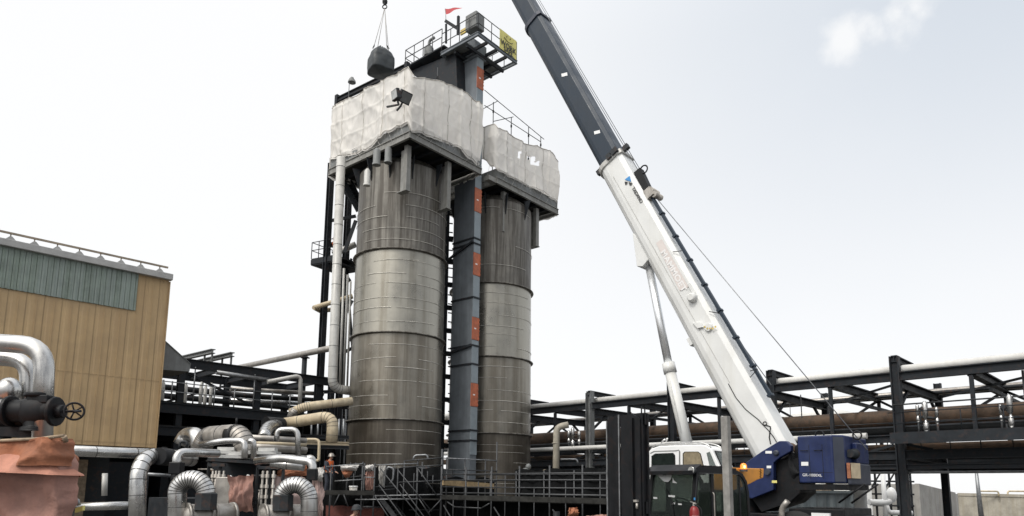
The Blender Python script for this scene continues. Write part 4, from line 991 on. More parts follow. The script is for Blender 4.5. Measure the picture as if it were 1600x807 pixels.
# hose tray on top of the boom base
b = MB(); a_, c_ = pl(1014, 300, .25), pl(1204, 618, .25); b.beam(a_, c_, .16, .10, nn)
for i in range(9): p = a_.lerp(c_, i/8); b.box(p, .09, .24, .16, ((c_-a_).normalized(), sd, nn))
b.build('hose_tray', M['boomblack'], bb)
b = MB()
for (p0, p1) in (((1182, 579), (1172, 590)), ((1124, 490), (1108, 487)), ((1066, 392), (1051, 394)), ((1184, 577), (1172, 580))): b.tube([pl(*p0, .5), pl(*p1, .53)], .015, 5)
b.tube([pl(x_, y_, .525) for x_, y_ in ((1138, 600), (1150, 622), (1165, 640), (1185, 656), (1192, 664), (1200, 672), (1208, 682), (1214, 692))], .013, 6)
b.tube([pl(x_, y_, .525) for x_, y_ in ((1195, 664), (1204, 667), (1203, 675), (1202, 684), (1204, 694))], .018, 6)
b.torus(pl(1195, 662, .53), sd, .06, .012); b.build('cable', M['black'], bb)
b = MB()
for px, py in ((956, 275), (1010, 372), (1060, 420), (1081, 540)): pass
q0, q1 = pl(958, 276, .512), pl(1140, 598, .516); b.beam(q0, q1, .012, .012, nn); b.build('weld_line', M['whitepipe'], bb)
b = MB(); q = pl(1083, 466, .5); b.lathe(q, [(.17, 0), (.17, .14), (.12, .2)], 18, sd); b.box(q+ax*.25+nn*.12, .6, .12, .1, (ax, sd, nn)); b.build('lug', M['boomwhite'], bb, .01); b = MB(); q = pl(1108, 512, .5); b.lathe(q, [(.14, 0), (.14, .08)], 18, sd); b.build('lug', M['boomwhite'], bb, .01); b = MB(); b.prism([pl(1083, 505, .505), pl(1091, 514, .505), pl(1100, 512, .505), pl(1096, 504, .505)], sd*.08); b.build('lug', M['boomwhite'], bb, .01); b = MB()
b.box(pl(1082, 534, .1), .3, .3, .22, (ax, sd, nn)); b.build('lug', M['boomwhite'], bb, .01)
b = MB()
for i in range(5): q = pl(1101+i*4.2, 511+(2.5 if i in (1, 2, 3) else 0), .585); b.box(q, .06, .01, .06, (ax, sd, nn))
b.build('angle_gauge', M['yellowbox'], bb)
# gusset that takes the lift cylinder
b = MB(); g_ = [pl(996, 368, .0), pl(1030, 392, .0), pl(1030, 398, .0), pl(1012, 420, .0), pl(1003, 420, .0)]
b.prism([p-sd*.36 for p in g_], sd*.72); b.build('cylinder_bracket', M['boomwhite'], bb, .02)
c0, c1, c2 = pl(1014, 416, 0), pl(1045, 572, 0), pl(1076, 705, 0)
b = MB(); b.cyl(c0, c1, .15, 20); b.build('cylinder_rod', M['chrome'], cr)
b = MB(); b.cyl(c1, c2, .205, 22); d_ = (c2-c1).normalized(); b.cyl(c1-d_*.1, c1+d_*.28, .24, 22); b.cyl(c2-d_*.1, c2+d_*.4, .24, 22)
b.tube([c1+d_*.5+sd*.21, c1+d_*1.0+sd*.22, c1+d_*2.6+sd*.21], .025, 6); b.build('cylinder_barrel', M['boomwhite'], cr)
# lettering and logo on the boom
off = .517
xd, yd = -ax, nn
if xd.cross(yd).dot(sd) < 0: yd = -nn
text('TADANO', pl(995.5, 305, off), pl(1003, 318, off)-pl(987, 291, off), yd, .188, M['ink'], bb, bold=.005)
b = MB(); q = pl(982, 281, off); L1 = [pl(976, 281, off), pl(984, 275, off), pl(986, 284, off)]; b.prism(L1, sd*.004); b.build('logo', M['logoblue'], bb)
b = MB(); b.prism([pl(976, 284, off), pl(981, 284.5, off), pl(978.5, 289, off), pl(976.5, 288.5, off)], sd*.004); b.prism([pl(982, 285, off), pl(988, 286, off), pl(986, 290, off), pl(983.5, 289.5, off)], sd*.004); b.build('logo', M['ink'], bb)
gq = [pl(1034, 374, off-.002), pl(1025, 380, off-.002), pl(1062, 455, off-.002), pl(1076, 449, off-.002)]
b = MB(); b.prism(gq, sd*.003); b.build('decal', M['ghost'], bb)
text('MAMMOET', pl(1052, 423, off+.004), pl(1070, 455, off)-pl(1036, 393, off), yd, .29, M['ghost2'], bb, bold=.01, sx=1.3)
# turret
tp = [(1150, 742), (1172, 722), (1195, 706), (1222, 690), (1233, 690), (1240, 697), (1240, 706), (1222, 716), (1213, 724), (1213, 766), (1180, 779), (1150, 775)]
tu = None
for o_ in (.62, -.86):
    b = MB(); b.prism([pl(x_, y_, o_) for x_, y_ in tp], sd*.22)
    if tu is None: tu = b.build('turret', M['blue'], cr, .02)
    else: b.build('side_plate', M['blue'], tu, .02)
b = MB(); pv = pl(1213, 708, .84); b.lathe(pv, [(.09, 0), (.09, .04), (.05, .06)], 18, sd); b.lathe(pl(1200, 738, .84), [(.09, 0), (.09, .1)], 14, sd); b.build('pivot_pin', M['bluedk'], tu)
b = MB(); b.prism([pl(1170, 772, .55), pl(1213, 720, .55), pl(1247, 716, .55), pl(1250, 770, .55), pl(1232, 786, .55), pl(1190, 800, .55)], -sd*1.35); b.build('slew_base', M['blackpaint'], tu)
# hydraulic hoses between turret and winch housing
for k in range(7):
    b = MB(); a_ = pl(1236+k*1.5, 702+k*3, .5-.05*k); m_ = pl(1228+3*k, 735+2*k, .75); c_ = pl(1243+k, 750-2*k, .5)
    P_ = [a_.lerp(m_, t).lerp(m_.lerp(c_, t), t) for t in [i/10 for i in range(11)]]; b.tube(P_, .035, 6); b.build('hose', M['black'], tu)
b = MB(); b.lathe(pl(1236, 702, .1), [(.2, 0), (.2, .45)], 14, sd); b.lathe(pl(1231, 697, .4), [(.12, 0), (.12, .25)], 12, sd); b.build('swivel', M['rustpipe'], tu)
b = MB(); b.prism([pl(1235, 705, .3), pl(1250, 690, .3), pl(1250, 762, .3), pl(1238, 765, .3)], -sd*1.0); b.build('machinery_bay', M['blackpaint'], tu)
# counterweight and winch housing: plan outline extruded
zc0, zc1 = pl(1270, 755, 1.3).z, pl(1270, 681, 1.3).z
f0, f1 = pl(1246, 700, 1.3), pl(1300, 700, 1.3); Lw = (f1-f0).length; bk = -fh
base_ = V((f0.x, f0.y, 0))
plan = [(0, 0), (Lw, 0), (Lw+.26, -.28), (Lw+.26, -2.32), (Lw, -2.6), (0, -2.6)]
b = MB(); b.prism([base_+bk*a_+sd*c_+Z*zc0 for a_, c_ in plan], Z*(zc1-zc0)); cw = b.build('winch_housing', M['blue'], cr, .04)
b = MB(); ch = V((bk*.52-sd*.5)); 
e0 = base_+bk*Lw+bk.lerp(-sd, .5).normalized()*0
nrm_ = (bk*.28+sd*.26).normalized()
for z0_, z1_, m_ in ((zc0+.04, zc1-.05, 'bluedk'),):
    q0 = base_+bk*(Lw+.02)-sd*.0215+nrm_*.012; q1 = base_+bk*(Lw+.24)-sd*.2585+nrm_*.012
    b.prism([q0+Z*z0_, q1+Z*z0_, q1+Z*z1_, q0+Z*z1_], nrm_*-.01)
b.build('corner_panel', M['bluedk'], cw)
plan2 = [(Lw+.27, -.30), (Lw+.36, -.33), (Lw+.46, -.8), (Lw+.46, -1.8), (Lw+.36, -2.2), (Lw+.27, -2.3)]
zm = lerp(zc0, zc1, .86)
b = MB(); b.prism([base_+bk*a_+sd*c_+Z*(zc0-.05) for a_, c_ in plan2], Z*(zc1-zc0)*.45); wq = b.build('counterweight', M['bluedk'], cr, .04)
b = MB(); b.prism([base_+bk*(a_-.02)+sd*c_+Z*(zc0+(zc1-zc0)*.42) for a_, c_ in [(Lw+.28, -.9), (Lw+.42, -.9), (Lw+.42, -2.0), (Lw+.28, -2.1)]], Z*(zc1-zc0)*.44); b.build('winch_cover', M['blue'], cr, .03)
b = MB(); b.lathe(base_+bk*(Lw+.34)-sd*.85+Z*lerp(zc0, zc1, .62), [(.16, 0), (.16, .03), (.12, .04), (.12, .4)], 20, sd); b.build('winch_drum', M['steel'], cr)
# reflective board on the rear corner
q0 = base_+bk*(Lw+.275)-sd*.295; q1 = base_+bk*(Lw+.365)-sd*.328; q2 = base_+bk*(Lw+.465)-sd*.8
for (a_, c_, m_) in ((q0, q1, 'rusttarp'), (q1, q2, 'cream')):
    d = (c_-a_).normalized(); n_ = V((-d.y, d.x, 0)); n_ = n_ if n_.dot(sd) > 0 else -n_
    b = MB(); b.prism([a_+n_*.02+Z*(zc0+.14), c_+n_*.02+Z*(zc0+.14), c_+n_*.02+Z*(zc0+.58), a_+n_*.02+Z*(zc0+.58)], n_*.012); b.build('reflector_board', M[m_], wq)
b = MB(); b.prism([base_+bk*a_+sd*(c_*.96-.06)+Z*(zc0-.2) for a_, c_ in [(-.2, 0)]+plan[1:-1]+[(-.2, -2.6)]], Z*.17); b.build('underframe', M['blackpaint'], cr)
b = MB()
for fx_ in (.34, .72): q = base_+bk*(Lw*fx_)+sd*.001; b.box(q+Z*(zc0+.62)+sd*.001, .012, .006, 1.0, (bk, sd, Z))
b.box(base_+bk*(Lw*.5)+Z*(zc0+.30)+sd*.001, Lw*.96, .006, .012, (bk, sd, Z)); b.build('panel_gap', M['black'], cw)
for fx_ in (.2, .6):
    b = MB(); q = base_+bk*(Lw*fx_)+Z*(zc0+.95)+sd*.04; b.tube([q-sd*.04-bk*.1, q-bk*.1, q+bk*.1, q+bk*.1-sd*.04], .012, 6); b.build('handle', M['black'], cw)
text('GR-1000XL', pl(1269, 743, 1.306), f1-f0, Z, .112, M['white'], cw)
for x0, y0, x1, y1, m_, par, o_ in ((1196, 705, 1206, 709, 'white', tu, .846), (1198, 728, 1205, 732, 'white', tu, .846), (1206, 751, 1214, 755, 'yellow', tu, .846), (1252, 722, 1263, 728, 'white', cw, 1.306)):
    b = MB(); q = [pl(x0, y0, o_), pl(x1, y0, o_), pl(x1, y1, o_), pl(x0, y1, o_)]; b.prism(q, sd*.003); b.build('sticker_or_reflection', M[m_], par)
b = MB(); q = V((f0.x, f0.y, 0))+bk*(Lw*.6)-sd*.2+Z*zc1
b.torus(q+Z*.03, sd, .12, .025); b.torus(q+bk*.8-sd*.8+Z*.03, sd, .12, .025); b.build('lifting_eye', M['blackpaint'], cw)
b = MB(); q = base_+bk*(Lw+.4)-sd*.6+Z*(zc0-.02)
for k in (0, .35): b.tube([q+bk*(.25+k), q+bk*(-.5+k)-Z*.55], .03, 6)
b.build('step_ladder', M['blackpaint'], cr)
# cab
CO = 1.5; CD = .98
def cab_prism(poly, o0, depth): return MB().prism([pl(x_, y_, o0) for x_, y_ in poly], -sd*depth)
body = [(1013, 735), (1013, 706), (1018, 701), (1030, 697), (1096, 695), (1104, 697), (1112, 702), (1127, 735), (1127, 800), (1013, 800)]
cb = cab_prism(body, CO, CD).build('cab', M['white'], cr, .03)
def winframe(poly, o_, th=.01): return [pl(x_, y_, o_) for x_, y_ in poly]
w1 = [(1018, 735), (1018, 713), (1024, 709), (1052, 708), (1055, 712), (1056, 742), (1018, 742)]
w2 = [(1067, 709), (1070, 706), (1091, 706), (1095, 709), (1103, 742), (1067, 742)]
for i, (w_, m_) in enumerate(((w1, 'glassdk'), (w2, 'blindtan'))):
    b = MB(); b.prism(winframe(w_, CO+.004), sd*.012); o = b.build('door_window' if i == 0 else 'side_window', M['blackpaint'], cb)
    cx_ = sum(p[0] for p in w_)/len(w_); cy_ = sum(p[1] for p in w_)/len(w_)
    b = MB(); b.prism([pl(cx_+(x_-cx_)*.92, cy_+(y_-cy_)*.93, CO+.017) for x_, y_ in w_], sd*.006)
    b.build('pane', M['glassdk'] if i == 0 else M['blindtan'], o)
b = MB(); dgr = [(1061, 703), (1063, 706), (1063, 745), (1061, 745)]; b.prism([pl(x_, y_, CO+.003) for x_, y_ in dgr], sd*.006)
b.prism([pl(x_, y_, CO+.003) for x_, y_ in [(1016, 708), (1022, 705), (1056, 704), (1061, 703), (1061, 704.4), (1056, 705.4), (1023, 706.3), (1016, 709.5)]], sd*.006); b.build('door_seam', M['greysteel'], cb)
qa, qb_, qc, qd = pl(1104, 704, CO-.1), pl(1112, 704, CO-.1), pl(1126, 733, CO-.1), pl(1110, 733, CO-.1)
# raked glass on the sloping face
s0, s1 = pl(1112.6, 702.5, CO), pl(1126.6, 734, CO); dn = (s1-s0).normalized(); fn_ = dn.cross(sd); fn_ = fn_ if fn_.dot(bk) > 0 else -fn_
b = MB(); b.prism([s0+dn*.05-sd*.1+fn_*.006, s1-sd*.1+fn_*.006, s1-sd*(CD-.1)+fn_*.006, s0+dn*.05-sd*(CD-.1)+fn_*.006], fn_*.01); o = b.build('windscreen', M['blackpaint'], cb)
b = MB(); b.prism([s0+dn*.1-sd*.15+fn_*.018, s1-dn*.05-sd*.15+fn_*.018, s1-dn*.05-sd*(CD-.15)+fn_*.018, s0+dn*.1-sd*(CD-.15)+fn_*.018], fn_*.006); b.build('pane', M['glasslt'], o)
b = MB(); b.prism([pl(1104, 708, CO+.004), pl(1109, 706, CO+.004), pl(1121, 734, CO+.004), pl(1110, 734, CO+.004)], sd*.01); b.build('quarter_window', M['glasslt'], cb)
b = MB(); b.tube([s1-sd*.3+fn_*.05, s0.lerp(s1, .45)-sd*.5+fn_*.05], .012, 5); b.build('wiper', M['black'], cb)
for o_ in (-.08, -.85):
    b = MB(); b.tube(fillet([pl(x_, y_, CO)+sd*o_ for x_, y_ in ((1013, 704), (1020, 696), (1040, 692.5), (1092, 691), (1104, 695), (1109, 700))], .3), .025, 6)
    for x_ in (1035, 1070): b.tube([pl(x_, 692.6, CO)+sd*o_, pl(x_, 698, CO)+sd*o_], .02, 5)
    b.build('roof_rail', M['alu'], cb)
b = MB(); b.tube(fillet([pl(1029, 696, CO)-sd*.2, pl(1029, 690, CO)-sd*.2, pl(1035, 686, CO)-sd*.2], .08), .03, 6); b.tube([pl(1033, 690, CO)-sd*.3, pl(1036, 684, CO)-sd*.3], .03, 6); b.build('work_lamp', M['alu'], cb)
b = MB(); b.box(pl(1013, 733, CO)+fh*.1, .06, .2, .5, (fh, sd, Z)); b.build('mirror', M['white'], cb)
# carrier, outriggers, wheels
ctr = V((PA.x, PA.y, 0))+fh*1.6
b = MB(); b.box(ctr+Z*1.25, 8.6, 1.6, .7, (fh, sd, Z)); b.box(ctr+fh*2.5+Z*1.75, 2.6, 2.4, .35, (fh, sd, Z)); b.box(ctr-fh*3.3+Z*1.6, 1.6, 2.5, .4, (fh, sd, Z))
b.lathe(ctr+Z*1.6, [(1.2, 0), (1.2, .45)], 30); carr = b.build('carrier', M['blackpaint'], cr, .03)
for i, (a_, s_) in enumerate(((2.7, 1.2), (2.7, -1.2), (-2.7, 1.2), (-2.7, -1.2))):
    p = ctr+fh*a_+sd*(s_-.3)+Z*.86
    b = MB(); b.lathe(p, [(.5, 0), (.82, .02), (.86, .12), (.86, .48), (.82, .58), (.5, .6)], 32, sd); wl_ = b.build('wheel', M['tyre'], cr)
    b = MB(); b.lathe(p-sd*.01, [(.45, 0), (.45, .1), (.2, .14), (.2, .5), (.45, .52), (.45, .62)], 24, sd); b.build('rim', M['white'], wl_)
for a_ in (4.9, -4.4):
    for s_ in (1, -1):
        b = MB(); b.beam(ctr+fh*a_+Z*.95+sd*.5*s_, ctr+fh*a_+Z*.95+sd*3.3*s_, .3, .35); b.cyl(ctr+fh*a_+sd*3.2*s_+Z*1.5, ctr+fh*a_+sd*3.2*s_+Z*.08, .12); b.cyl(ctr+fh*a_+sd*3.2*s_+Z*.1, ctr+fh*a_+sd*3.2*s_, .32, 20); b.build('outrigger', M['blackpaint'], cr)
b = MB(); b.tube(fillet([pl(1222, 812, 1.6), pl(1221, 795, 1.6), pl(1231, 783, 1.6)], .4), .09, 8); b.build('fender_arm', M['alu_dull'], cr)
q = pl(1283, 806, 1.7); b = MB(); b.box(q, .5, .12, .14, (fh, sd, Z)); b.build('rear_lamp', M['white'], cr)
# hoist ropes
w0 = base_+bk*(Lw+.6)-sd*1.2+Z*(zc1-.4)
g0 = pl(1021, 303, .1); top = PT+nn*.4
for k, (a_, c_) in enumerate((((w0), g0+sd*.1), (pl(1205, 602, -.1), pl(1085, 437, -.1)))):
    b = MB(); b.tube([a_, c_], .016, 5); b.build('hoist_rope', M['galv'], cr)
for o_ in (.16, -.1):
    b = MB(); b.tube([g0+sd*o_, top+sd*o_], .014, 5); b.build('hoist_rope', M['galv'], cr)
# hook, slings and bag hanging from the boom head
BY = PT.y
hk_t = at(601, 14, BY); HX = V((hk_t.x, hk_t.y, 0))
hookz = hk_t.z
hb = thing('hook_block', 'steel hook and ball hanging on the crane rope above the bag', 'hook', HX+Z*hookz)
b = MB(); b.tube([HX+Z*(hookz+.75), V((HX.x, HX.y, PT.z-.35))], .022, 6); b.build('rope', M['steel2'], hb)
b = MB(); b.lathe(HX+Z*(hookz+.28), [(.06, 0), (.15, .1), (.16, .25), (.08, .4), (.05, .5)], 14); b.torus(HX+Z*(hookz+.13), Y, .13, .035); b.build('hook', M['steel2'], hb)
b0 = at(598, 96, BY); BXY = V((HX.x-.08, HX.y, 0)); bz1_ = at(598, 76, BY).z; bz0_ = at(600, 116, BY).z
bag = thing('bulk_bag', 'dark grey bulk bag with a gathered top, hanging from slings below the boom', 'bag', BXY+Z*bz0_)
Hh = bz1_-bz0_
def bagf(a, c):
    th = 2*math.pi*a; ex = 4.5
    cs, sn = math.cos(th), math.sin(th); r = (abs(cs)**ex+abs(sn)**ex)**(-1/ex)
    prof = interp([(0, .02), (.012, .60), (.04, .655), (.3, .665), (.55, .64), (.74, .56), (.86, .40), (.94, .27), (1, .16)], c)
    rr = prof*lerp(r, 1, max(0, c-.55)*2.2) * (1+.06*noise.noise(V((cs*2, sn*2, c*3))) + (.12*noise.noise(V((cs*4, sn*4, 7)))*max(0, c-.5)*2))
    th += math.pi/4-.25
    d = V((math.cos(th), math.sin(th), 0)); zz = bz0_ + Hh*c + (.14*noise.noise(V((cs*2.5, sn*2.5, 4)))*max(0, c-.5)*2) - .05*math.sin(math.pi*min(1, prof*1.4))*(c < .02)
    return BXY + d*rr*1.1 + Z*zz
b = MB(); b.sheet(bagf, 60, 34, True, True); b.build('sack', M['bag'], bag)
for i in range(4):
    th = math.pi/4+.6*0+math.pi/2*i; d = V((math.cos(th), math.sin(th), 0)); p = BXY+d*.62+Z*(bz0_+Hh*.82)
    b = MB(); b.tube([p, p+Z*.28-d*.1, p+Z*.05+V((-d.y, d.x, 0))*.12], .03, 6); b.build('lift_loop', M['bag'], bag)
    s_ = MB(); s_.tube([p+Z*.27-d*.1, HX+Z*(hookz+.05)], .018, 5)
    tag(s_.build('sling', M['strap']), ['pale sling from the hook to the far corner of the bag', 'pale sling from the hook to the far left corner of the bag', 'pale sling from the hook to the near left corner of the bag', 'pale sling from the hook to the near right corner of the bag'][i], 'sling', 'slings holding the bag')

# ================================================================== forklift
Ff = V((-.8, -.6, 0)); Lf = V((.6, -.8, 0))     # forward; side facing the camera
CC = at(1082, 790, 16.2); CC.z = 0
zr_ = at(1082, 731, 16.2).z
fk = thing('forklift', 'big black forklift with a tall mast and glazed cab, parked before the crane', 'forklift', V((CC.x, CC.y, 0))+V((.4, .7, 0)))
WW, LL = 1.42, 2.25
def fp(f, l, z): return CC + Ff*f + Lf*l + Z*z      # f forward of the windscreen corner, l<=0 away from camera
b = MB(); body_ = [(1.1, .55), (1.1, 1.15), (.1, 1.3), (-.1, 1.45), (-2.2, 1.45), (-2.9, 1.5), (-3.3, 1.2), (-3.3, .5), (-2.9, .35)]
b.prism([fp(f, .12, z) for f, z in body_], -Lf*(WW+.24)); b.build('body', M['blackpaint'], fk, .05)
# cab frame: side profile with the rounded rear
def sideprof(z_off=0, ins=0):
    P_ = [(0+.0-ins*.6, 1.46+ins), (.0-ins, 1.5+ins), (-.18-ins*.8, zr_-.1-ins), (-.3-ins*.3, zr_-.02-ins), (-1.75, zr_-.02-ins), (-1.98+ins*.3, zr_-.1-ins), (-2.14+ins*.8, zr_-.28-ins*.6), (-2.22+ins, zr_-.55), (-2.25+ins, 1.46+ins)]
    return P_
for l0 in (0, -WW):
    outer, inner = sideprof(), sideprof(0, .085); n = len(outer); b = MB()
    P_ = [fp(f, l0, z) for f, z in outer] + [fp(f, l0, z) for f, z in inner]; Q_ = [p-Lf*.09*(1 if l0 == 0 else -1) for p in P_]
    fs = []
    for i in range(n):
        j = (i+1) % n; fs += [(i, j, n+j, n+i), (2*n+i, 3*n+i, 3*n+j, 2*n+j), (i, 2*n+i, 2*n+j, j), (n+i, n+j, 3*n+j, 3*n+i)]
    b.add(P_+Q_, fs); b.build('cab_frame', M['blackpaint'], fk)
    for f_, w_ in ((-.78, .1),): b = MB(); b.beam(fp(f_, l0-(.045 if l0 == 0 else -.045), 1.5), fp(f_, l0-(.045 if l0 == 0 else -.045), zr_-.1), w_, .07, Lf); b.build('door_pillar', M['blackpaint'], fk)
    b = MB(); b.beam(fp(-1.86, l0-(.045 if l0 == 0 else -.045), 1.5), fp(-1.86, l0-(.045 if l0 == 0 else -.045), zr_-.12), .05, .06, Lf); b.build('door_pillar', M['blackpaint'], fk)
    b = MB(); b.prism([fp(f, l0-(.03 if l0 == 0 else -.03), z) for f, z in sideprof(0, .08)], Lf*.008); b.build('side_glass', M['glassdk'], fk)
b = MB(); b.prism([fp(-.3, -.02, zr_-.02), fp(-1.75, -.02, zr_-.02), fp(-1.75, -WW+.02, zr_-.02), fp(-.3, -WW+.02, zr_-.02)], Z*.05)
b.prism([fp(.02, .04, zr_-.16), fp(-.32, .04, zr_-.0), fp(-.32, -WW-.04, zr_-.0), fp(.02, -WW-.04, zr_-.16)], Z*.09)
for k in range(7): b.beam(fp(-.4-k*.2, -.05, zr_+.05), fp(-.4-k*.2, -WW+.05, zr_+.05), .05, .04)
b.build('roof', M['blackpaint'], fk)
b = MB(); b.prism([fp(-.02, -.09, 1.52), fp(-.02, -WW+.09, 1.52), fp(-.2, -WW+.09, zr_-.14), fp(-.2, -.09, zr_-.14)], Ff*.01); ws_ = b.build('windscreen', M['glassdk'], fk)
b = MB(); b.prism([fp(-2.23, -.09, 1.52), fp(-2.23, -WW+.09, 1.52), fp(-2.2, -WW+.09, zr_-.5), fp(-2.2, -.09, zr_-.5)], -Ff*.01); b.build('rear_glass', M['glassdk'], fk)
# white sky reflections painted on the windscreen as patches and small marks
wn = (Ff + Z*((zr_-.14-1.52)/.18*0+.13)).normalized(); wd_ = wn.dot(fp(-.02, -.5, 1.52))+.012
b = MB(); b.prism([hit(x_, y_, wn, wd_) for x_, y_ in ((1025, 740), (1033, 741.5), (1036, 743.5), (1041, 743), (1043, 739.5), (1048, 739), (1049.5, 743), (1048, 750), (1044, 753.5), (1038, 753), (1032, 748))], wn*.003); b.build('painted_reflection', M['white'], fk)
b = MB(); b.prism([hit(x_, y_, wn, wd_) for x_, y_ in ((1051, 746), (1053, 751), (1058, 755.5), (1051, 754.5))], wn*.003); b.build('painted_reflection', M['white'], fk)
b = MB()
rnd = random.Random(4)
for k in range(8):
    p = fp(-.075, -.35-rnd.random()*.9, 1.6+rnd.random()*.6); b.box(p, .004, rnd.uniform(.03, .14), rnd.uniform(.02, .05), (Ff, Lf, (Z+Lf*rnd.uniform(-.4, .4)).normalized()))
b.build('sticker_or_reflection', M['white'], fk)  # small glass reflections, painted as white flecks
# seat, steering wheel, console
b = MB(); b.box(fp(-1.2, -WW/2, 1.62), .5, .5, .16, (Ff, Lf, Z)); b.box(fp(-1.48, -WW/2, 1.98), .14, .48, .66, (Ff, Lf, Z)); b.box(fp(-1.5, -WW/2, 2.4), .1, .26, .18, (Ff, Lf, Z)); b.build('seat', M['seatcloth'], fk, .05)
b = MB(); b.prism([fp(-.25, -WW+.13, 1.5), fp(-2.05, -WW+.13, 1.5), fp(-2.05, -WW+.13, 1.95), fp(-1.3, -WW+.13, 2.0), fp(-1.0, -WW+.13, 1.75), fp(-.25, -WW+.13, 1.65)], Lf*.03); b.prism([fp(-.3, -.1, zr_-.09), fp(-1.75, -.1, zr_-.09), fp(-1.75, -WW+.1, zr_-.09), fp(-.3, -WW+.1, zr_-.09)], Z*.03); b.build('cab_lining', M['lining'], fk)
b = MB(); c_ = fp(-.55, -WW/2, 2.02); b.torus(c_, (Z-Ff*.5).normalized(), .19, .02); b.tube([c_, fp(-.3, -WW/2, 1.5)], .03, 8); b.build('steering_wheel', M['black'], fk)
b = MB(); b.box(fp(-1.0, -WW+.25, 1.8), .7, .2, .4, (Ff, Lf, Z)); b.build('console', M['steel2'], fk, .03)
b = MB(); b.tube([fp(-.01, -.5, 1.54), fp(-.1, -.75, 2.2)], .012, 5); b.beam(fp(-.06, -.6, 1.95), fp(-.12, -.86, 2.3), .02, .02); b.build('wiper', M['black'], fk)
b = MB(); b.tube(fillet([fp(-.72, .03, 1.6), fp(-.72, .07, 1.65), fp(-.72, .07, 2.2), fp(-.72, .03, 2.25)], .05), .016, 6); b.build('grab_handle', M['alu_dull'], fk)
b = MB(); b.beam(fp(-.26, .003, zr_-.12), fp(-1.78, .003, zr_-.12), .01, .02); b.beam(fp(-.01, .004, 1.5), fp(-.19, .004, zr_-.14), .012, .02, Lf); b.build('worn_or_highlight_edge', M['galvdk'], fk)  # highlights along the roof and pillar edges, painted as thin paler strips
# mast
zm_ = at(985, 648, 15.7).z
ML, MR = -1.12, -.10
for l_ in (MR-.06, ML+.06):
    s_ = -.13 if l_ > -.5 else .13
    b = MB(); b.ibeam(fp(1.45, l_, .12), fp(1.45, l_, zm_), .14, .24, .045, Ff); mu = b.build('mast_rail', M['blackpaint'], fk)
    b = MB(); b.ibeam(fp(1.53, l_+s_, .3), fp(1.53, l_+s_, zm_-.1), .1, .2, .035, Ff); b.build('inner_rail', M['blackpaint'], mu)
    b = MB(); b.cyl(fp(1.28, l_+s_, .3), fp(1.28, l_+s_, zm_-.6), .06, 12); b.build('lift_ram', M['blackpaint'], mu)
for z_ in (.5, 1.9, zm_-.12): b = MB(); b.beam(fp(1.4, MR, z_), fp(1.4, ML, z_), .1, .26); b.build('mast_crossmember', M['blackpaint'], fk)
b = MB()
for l_ in (-.42, -.5, -.72, -.8): b.tube([fp(1.36, l_, .5), fp(1.36, l_, zm_-.2)], .022, 6)
b.build('chain', M['steel'], fk)
b = MB(); b.prism([fp(1.60, MR, .9), fp(1.60, ML+.44, .9), fp(1.60, ML+.44, zm_-.02), fp(1.60, MR-.2, zm_-.02), fp(1.60, MR, zm_-.12)], Ff*.03)
b.beam(fp(1.65, MR-.22, .95), fp(1.65, MR-.22, zm_-.1), .07, .04, Ff); b.build('mast_guard', M['blackpaint'], fk)
b = MB(); b.prism([fp(1.60, ML+.38, .9), fp(1.60, ML, .9), fp(1.60, ML, zm_-.10), fp(1.60, ML+.38, zm_+.02)], Ff*.03); b.build('mast_guard', M['blackpaint'], fk)
for l_, z_ in ((ML+.012, -.12), (ML+.40, .0)):
    b = MB(); b.beam(fp(1.64, l_, .9), fp(1.64, l_, zm_+z_), .03, .02, Ff); b.build('worn_or_highlight_edge', M['galv'], fk)
b = MB(); b.box(fp(1.66, MR-.1, 2.05), .08, .1, .05, (Ff, Lf, Z)); b.tube([fp(1.66, MR-.08, 2.0), fp(1.66, MR-.08, 1.88)], .03, 8); b.build('mast_lamp', M['alu_dull'], fk)
b = MB(); b.box(fp(1.68, -WW/2, .5), .08, 1.5, .55, (Ff, Lf, Z)); b.build('carriage', M['blackpaint'], fk)
for l_ in (-.35, -WW+.35):
    b = MB(); b.prism([fp(1.73, l_-.07, .08), fp(3.1, l_-.07, .06), fp(3.1, l_-.07, .08), fp(1.79, l_-.07, .15), fp(1.79, l_-.07, .75), fp(1.73, l_-.07, .75)], Lf*.14); b.build('fork', M['blackpaint'], fk)
for f_, r_ in ((.55, .55), (-2.2, .45)):
    for l_ in (.05, -WW-.35+.0):
        p = fp(f_, l_, r_); b = MB(); b.lathe(p, [(r_*.55, 0), (r_*.95, .02), (r_, .08), (r_, .24), (r_*.95, .3), (r_*.55, .32)], 28, Lf); w_ = b.build('wheel', M['tyre'], fk)
        b = MB(); b.lathe(p+Lf*.02, [(r_*.52, 0), (r_*.52, .28), (.1, .3)], 20, Lf); b.build('rim', M['amberpaint'], w_)
for l_ in (-.02, -WW+.02):
    q = fp(-.02, l_, zr_-.06); b = MB(); b.lathe(q-Ff*.12, [(.04, 0), (.09, .05), (.1, .12)], 14, Ff); h_ = b.build('headlight', M['steel2'], fk)
    b = MB(); b.lathe(q+Ff*.002, [(.085, 0), (.08, .02)], 14, Ff); b.build('lens', M['lensglass'], h_)
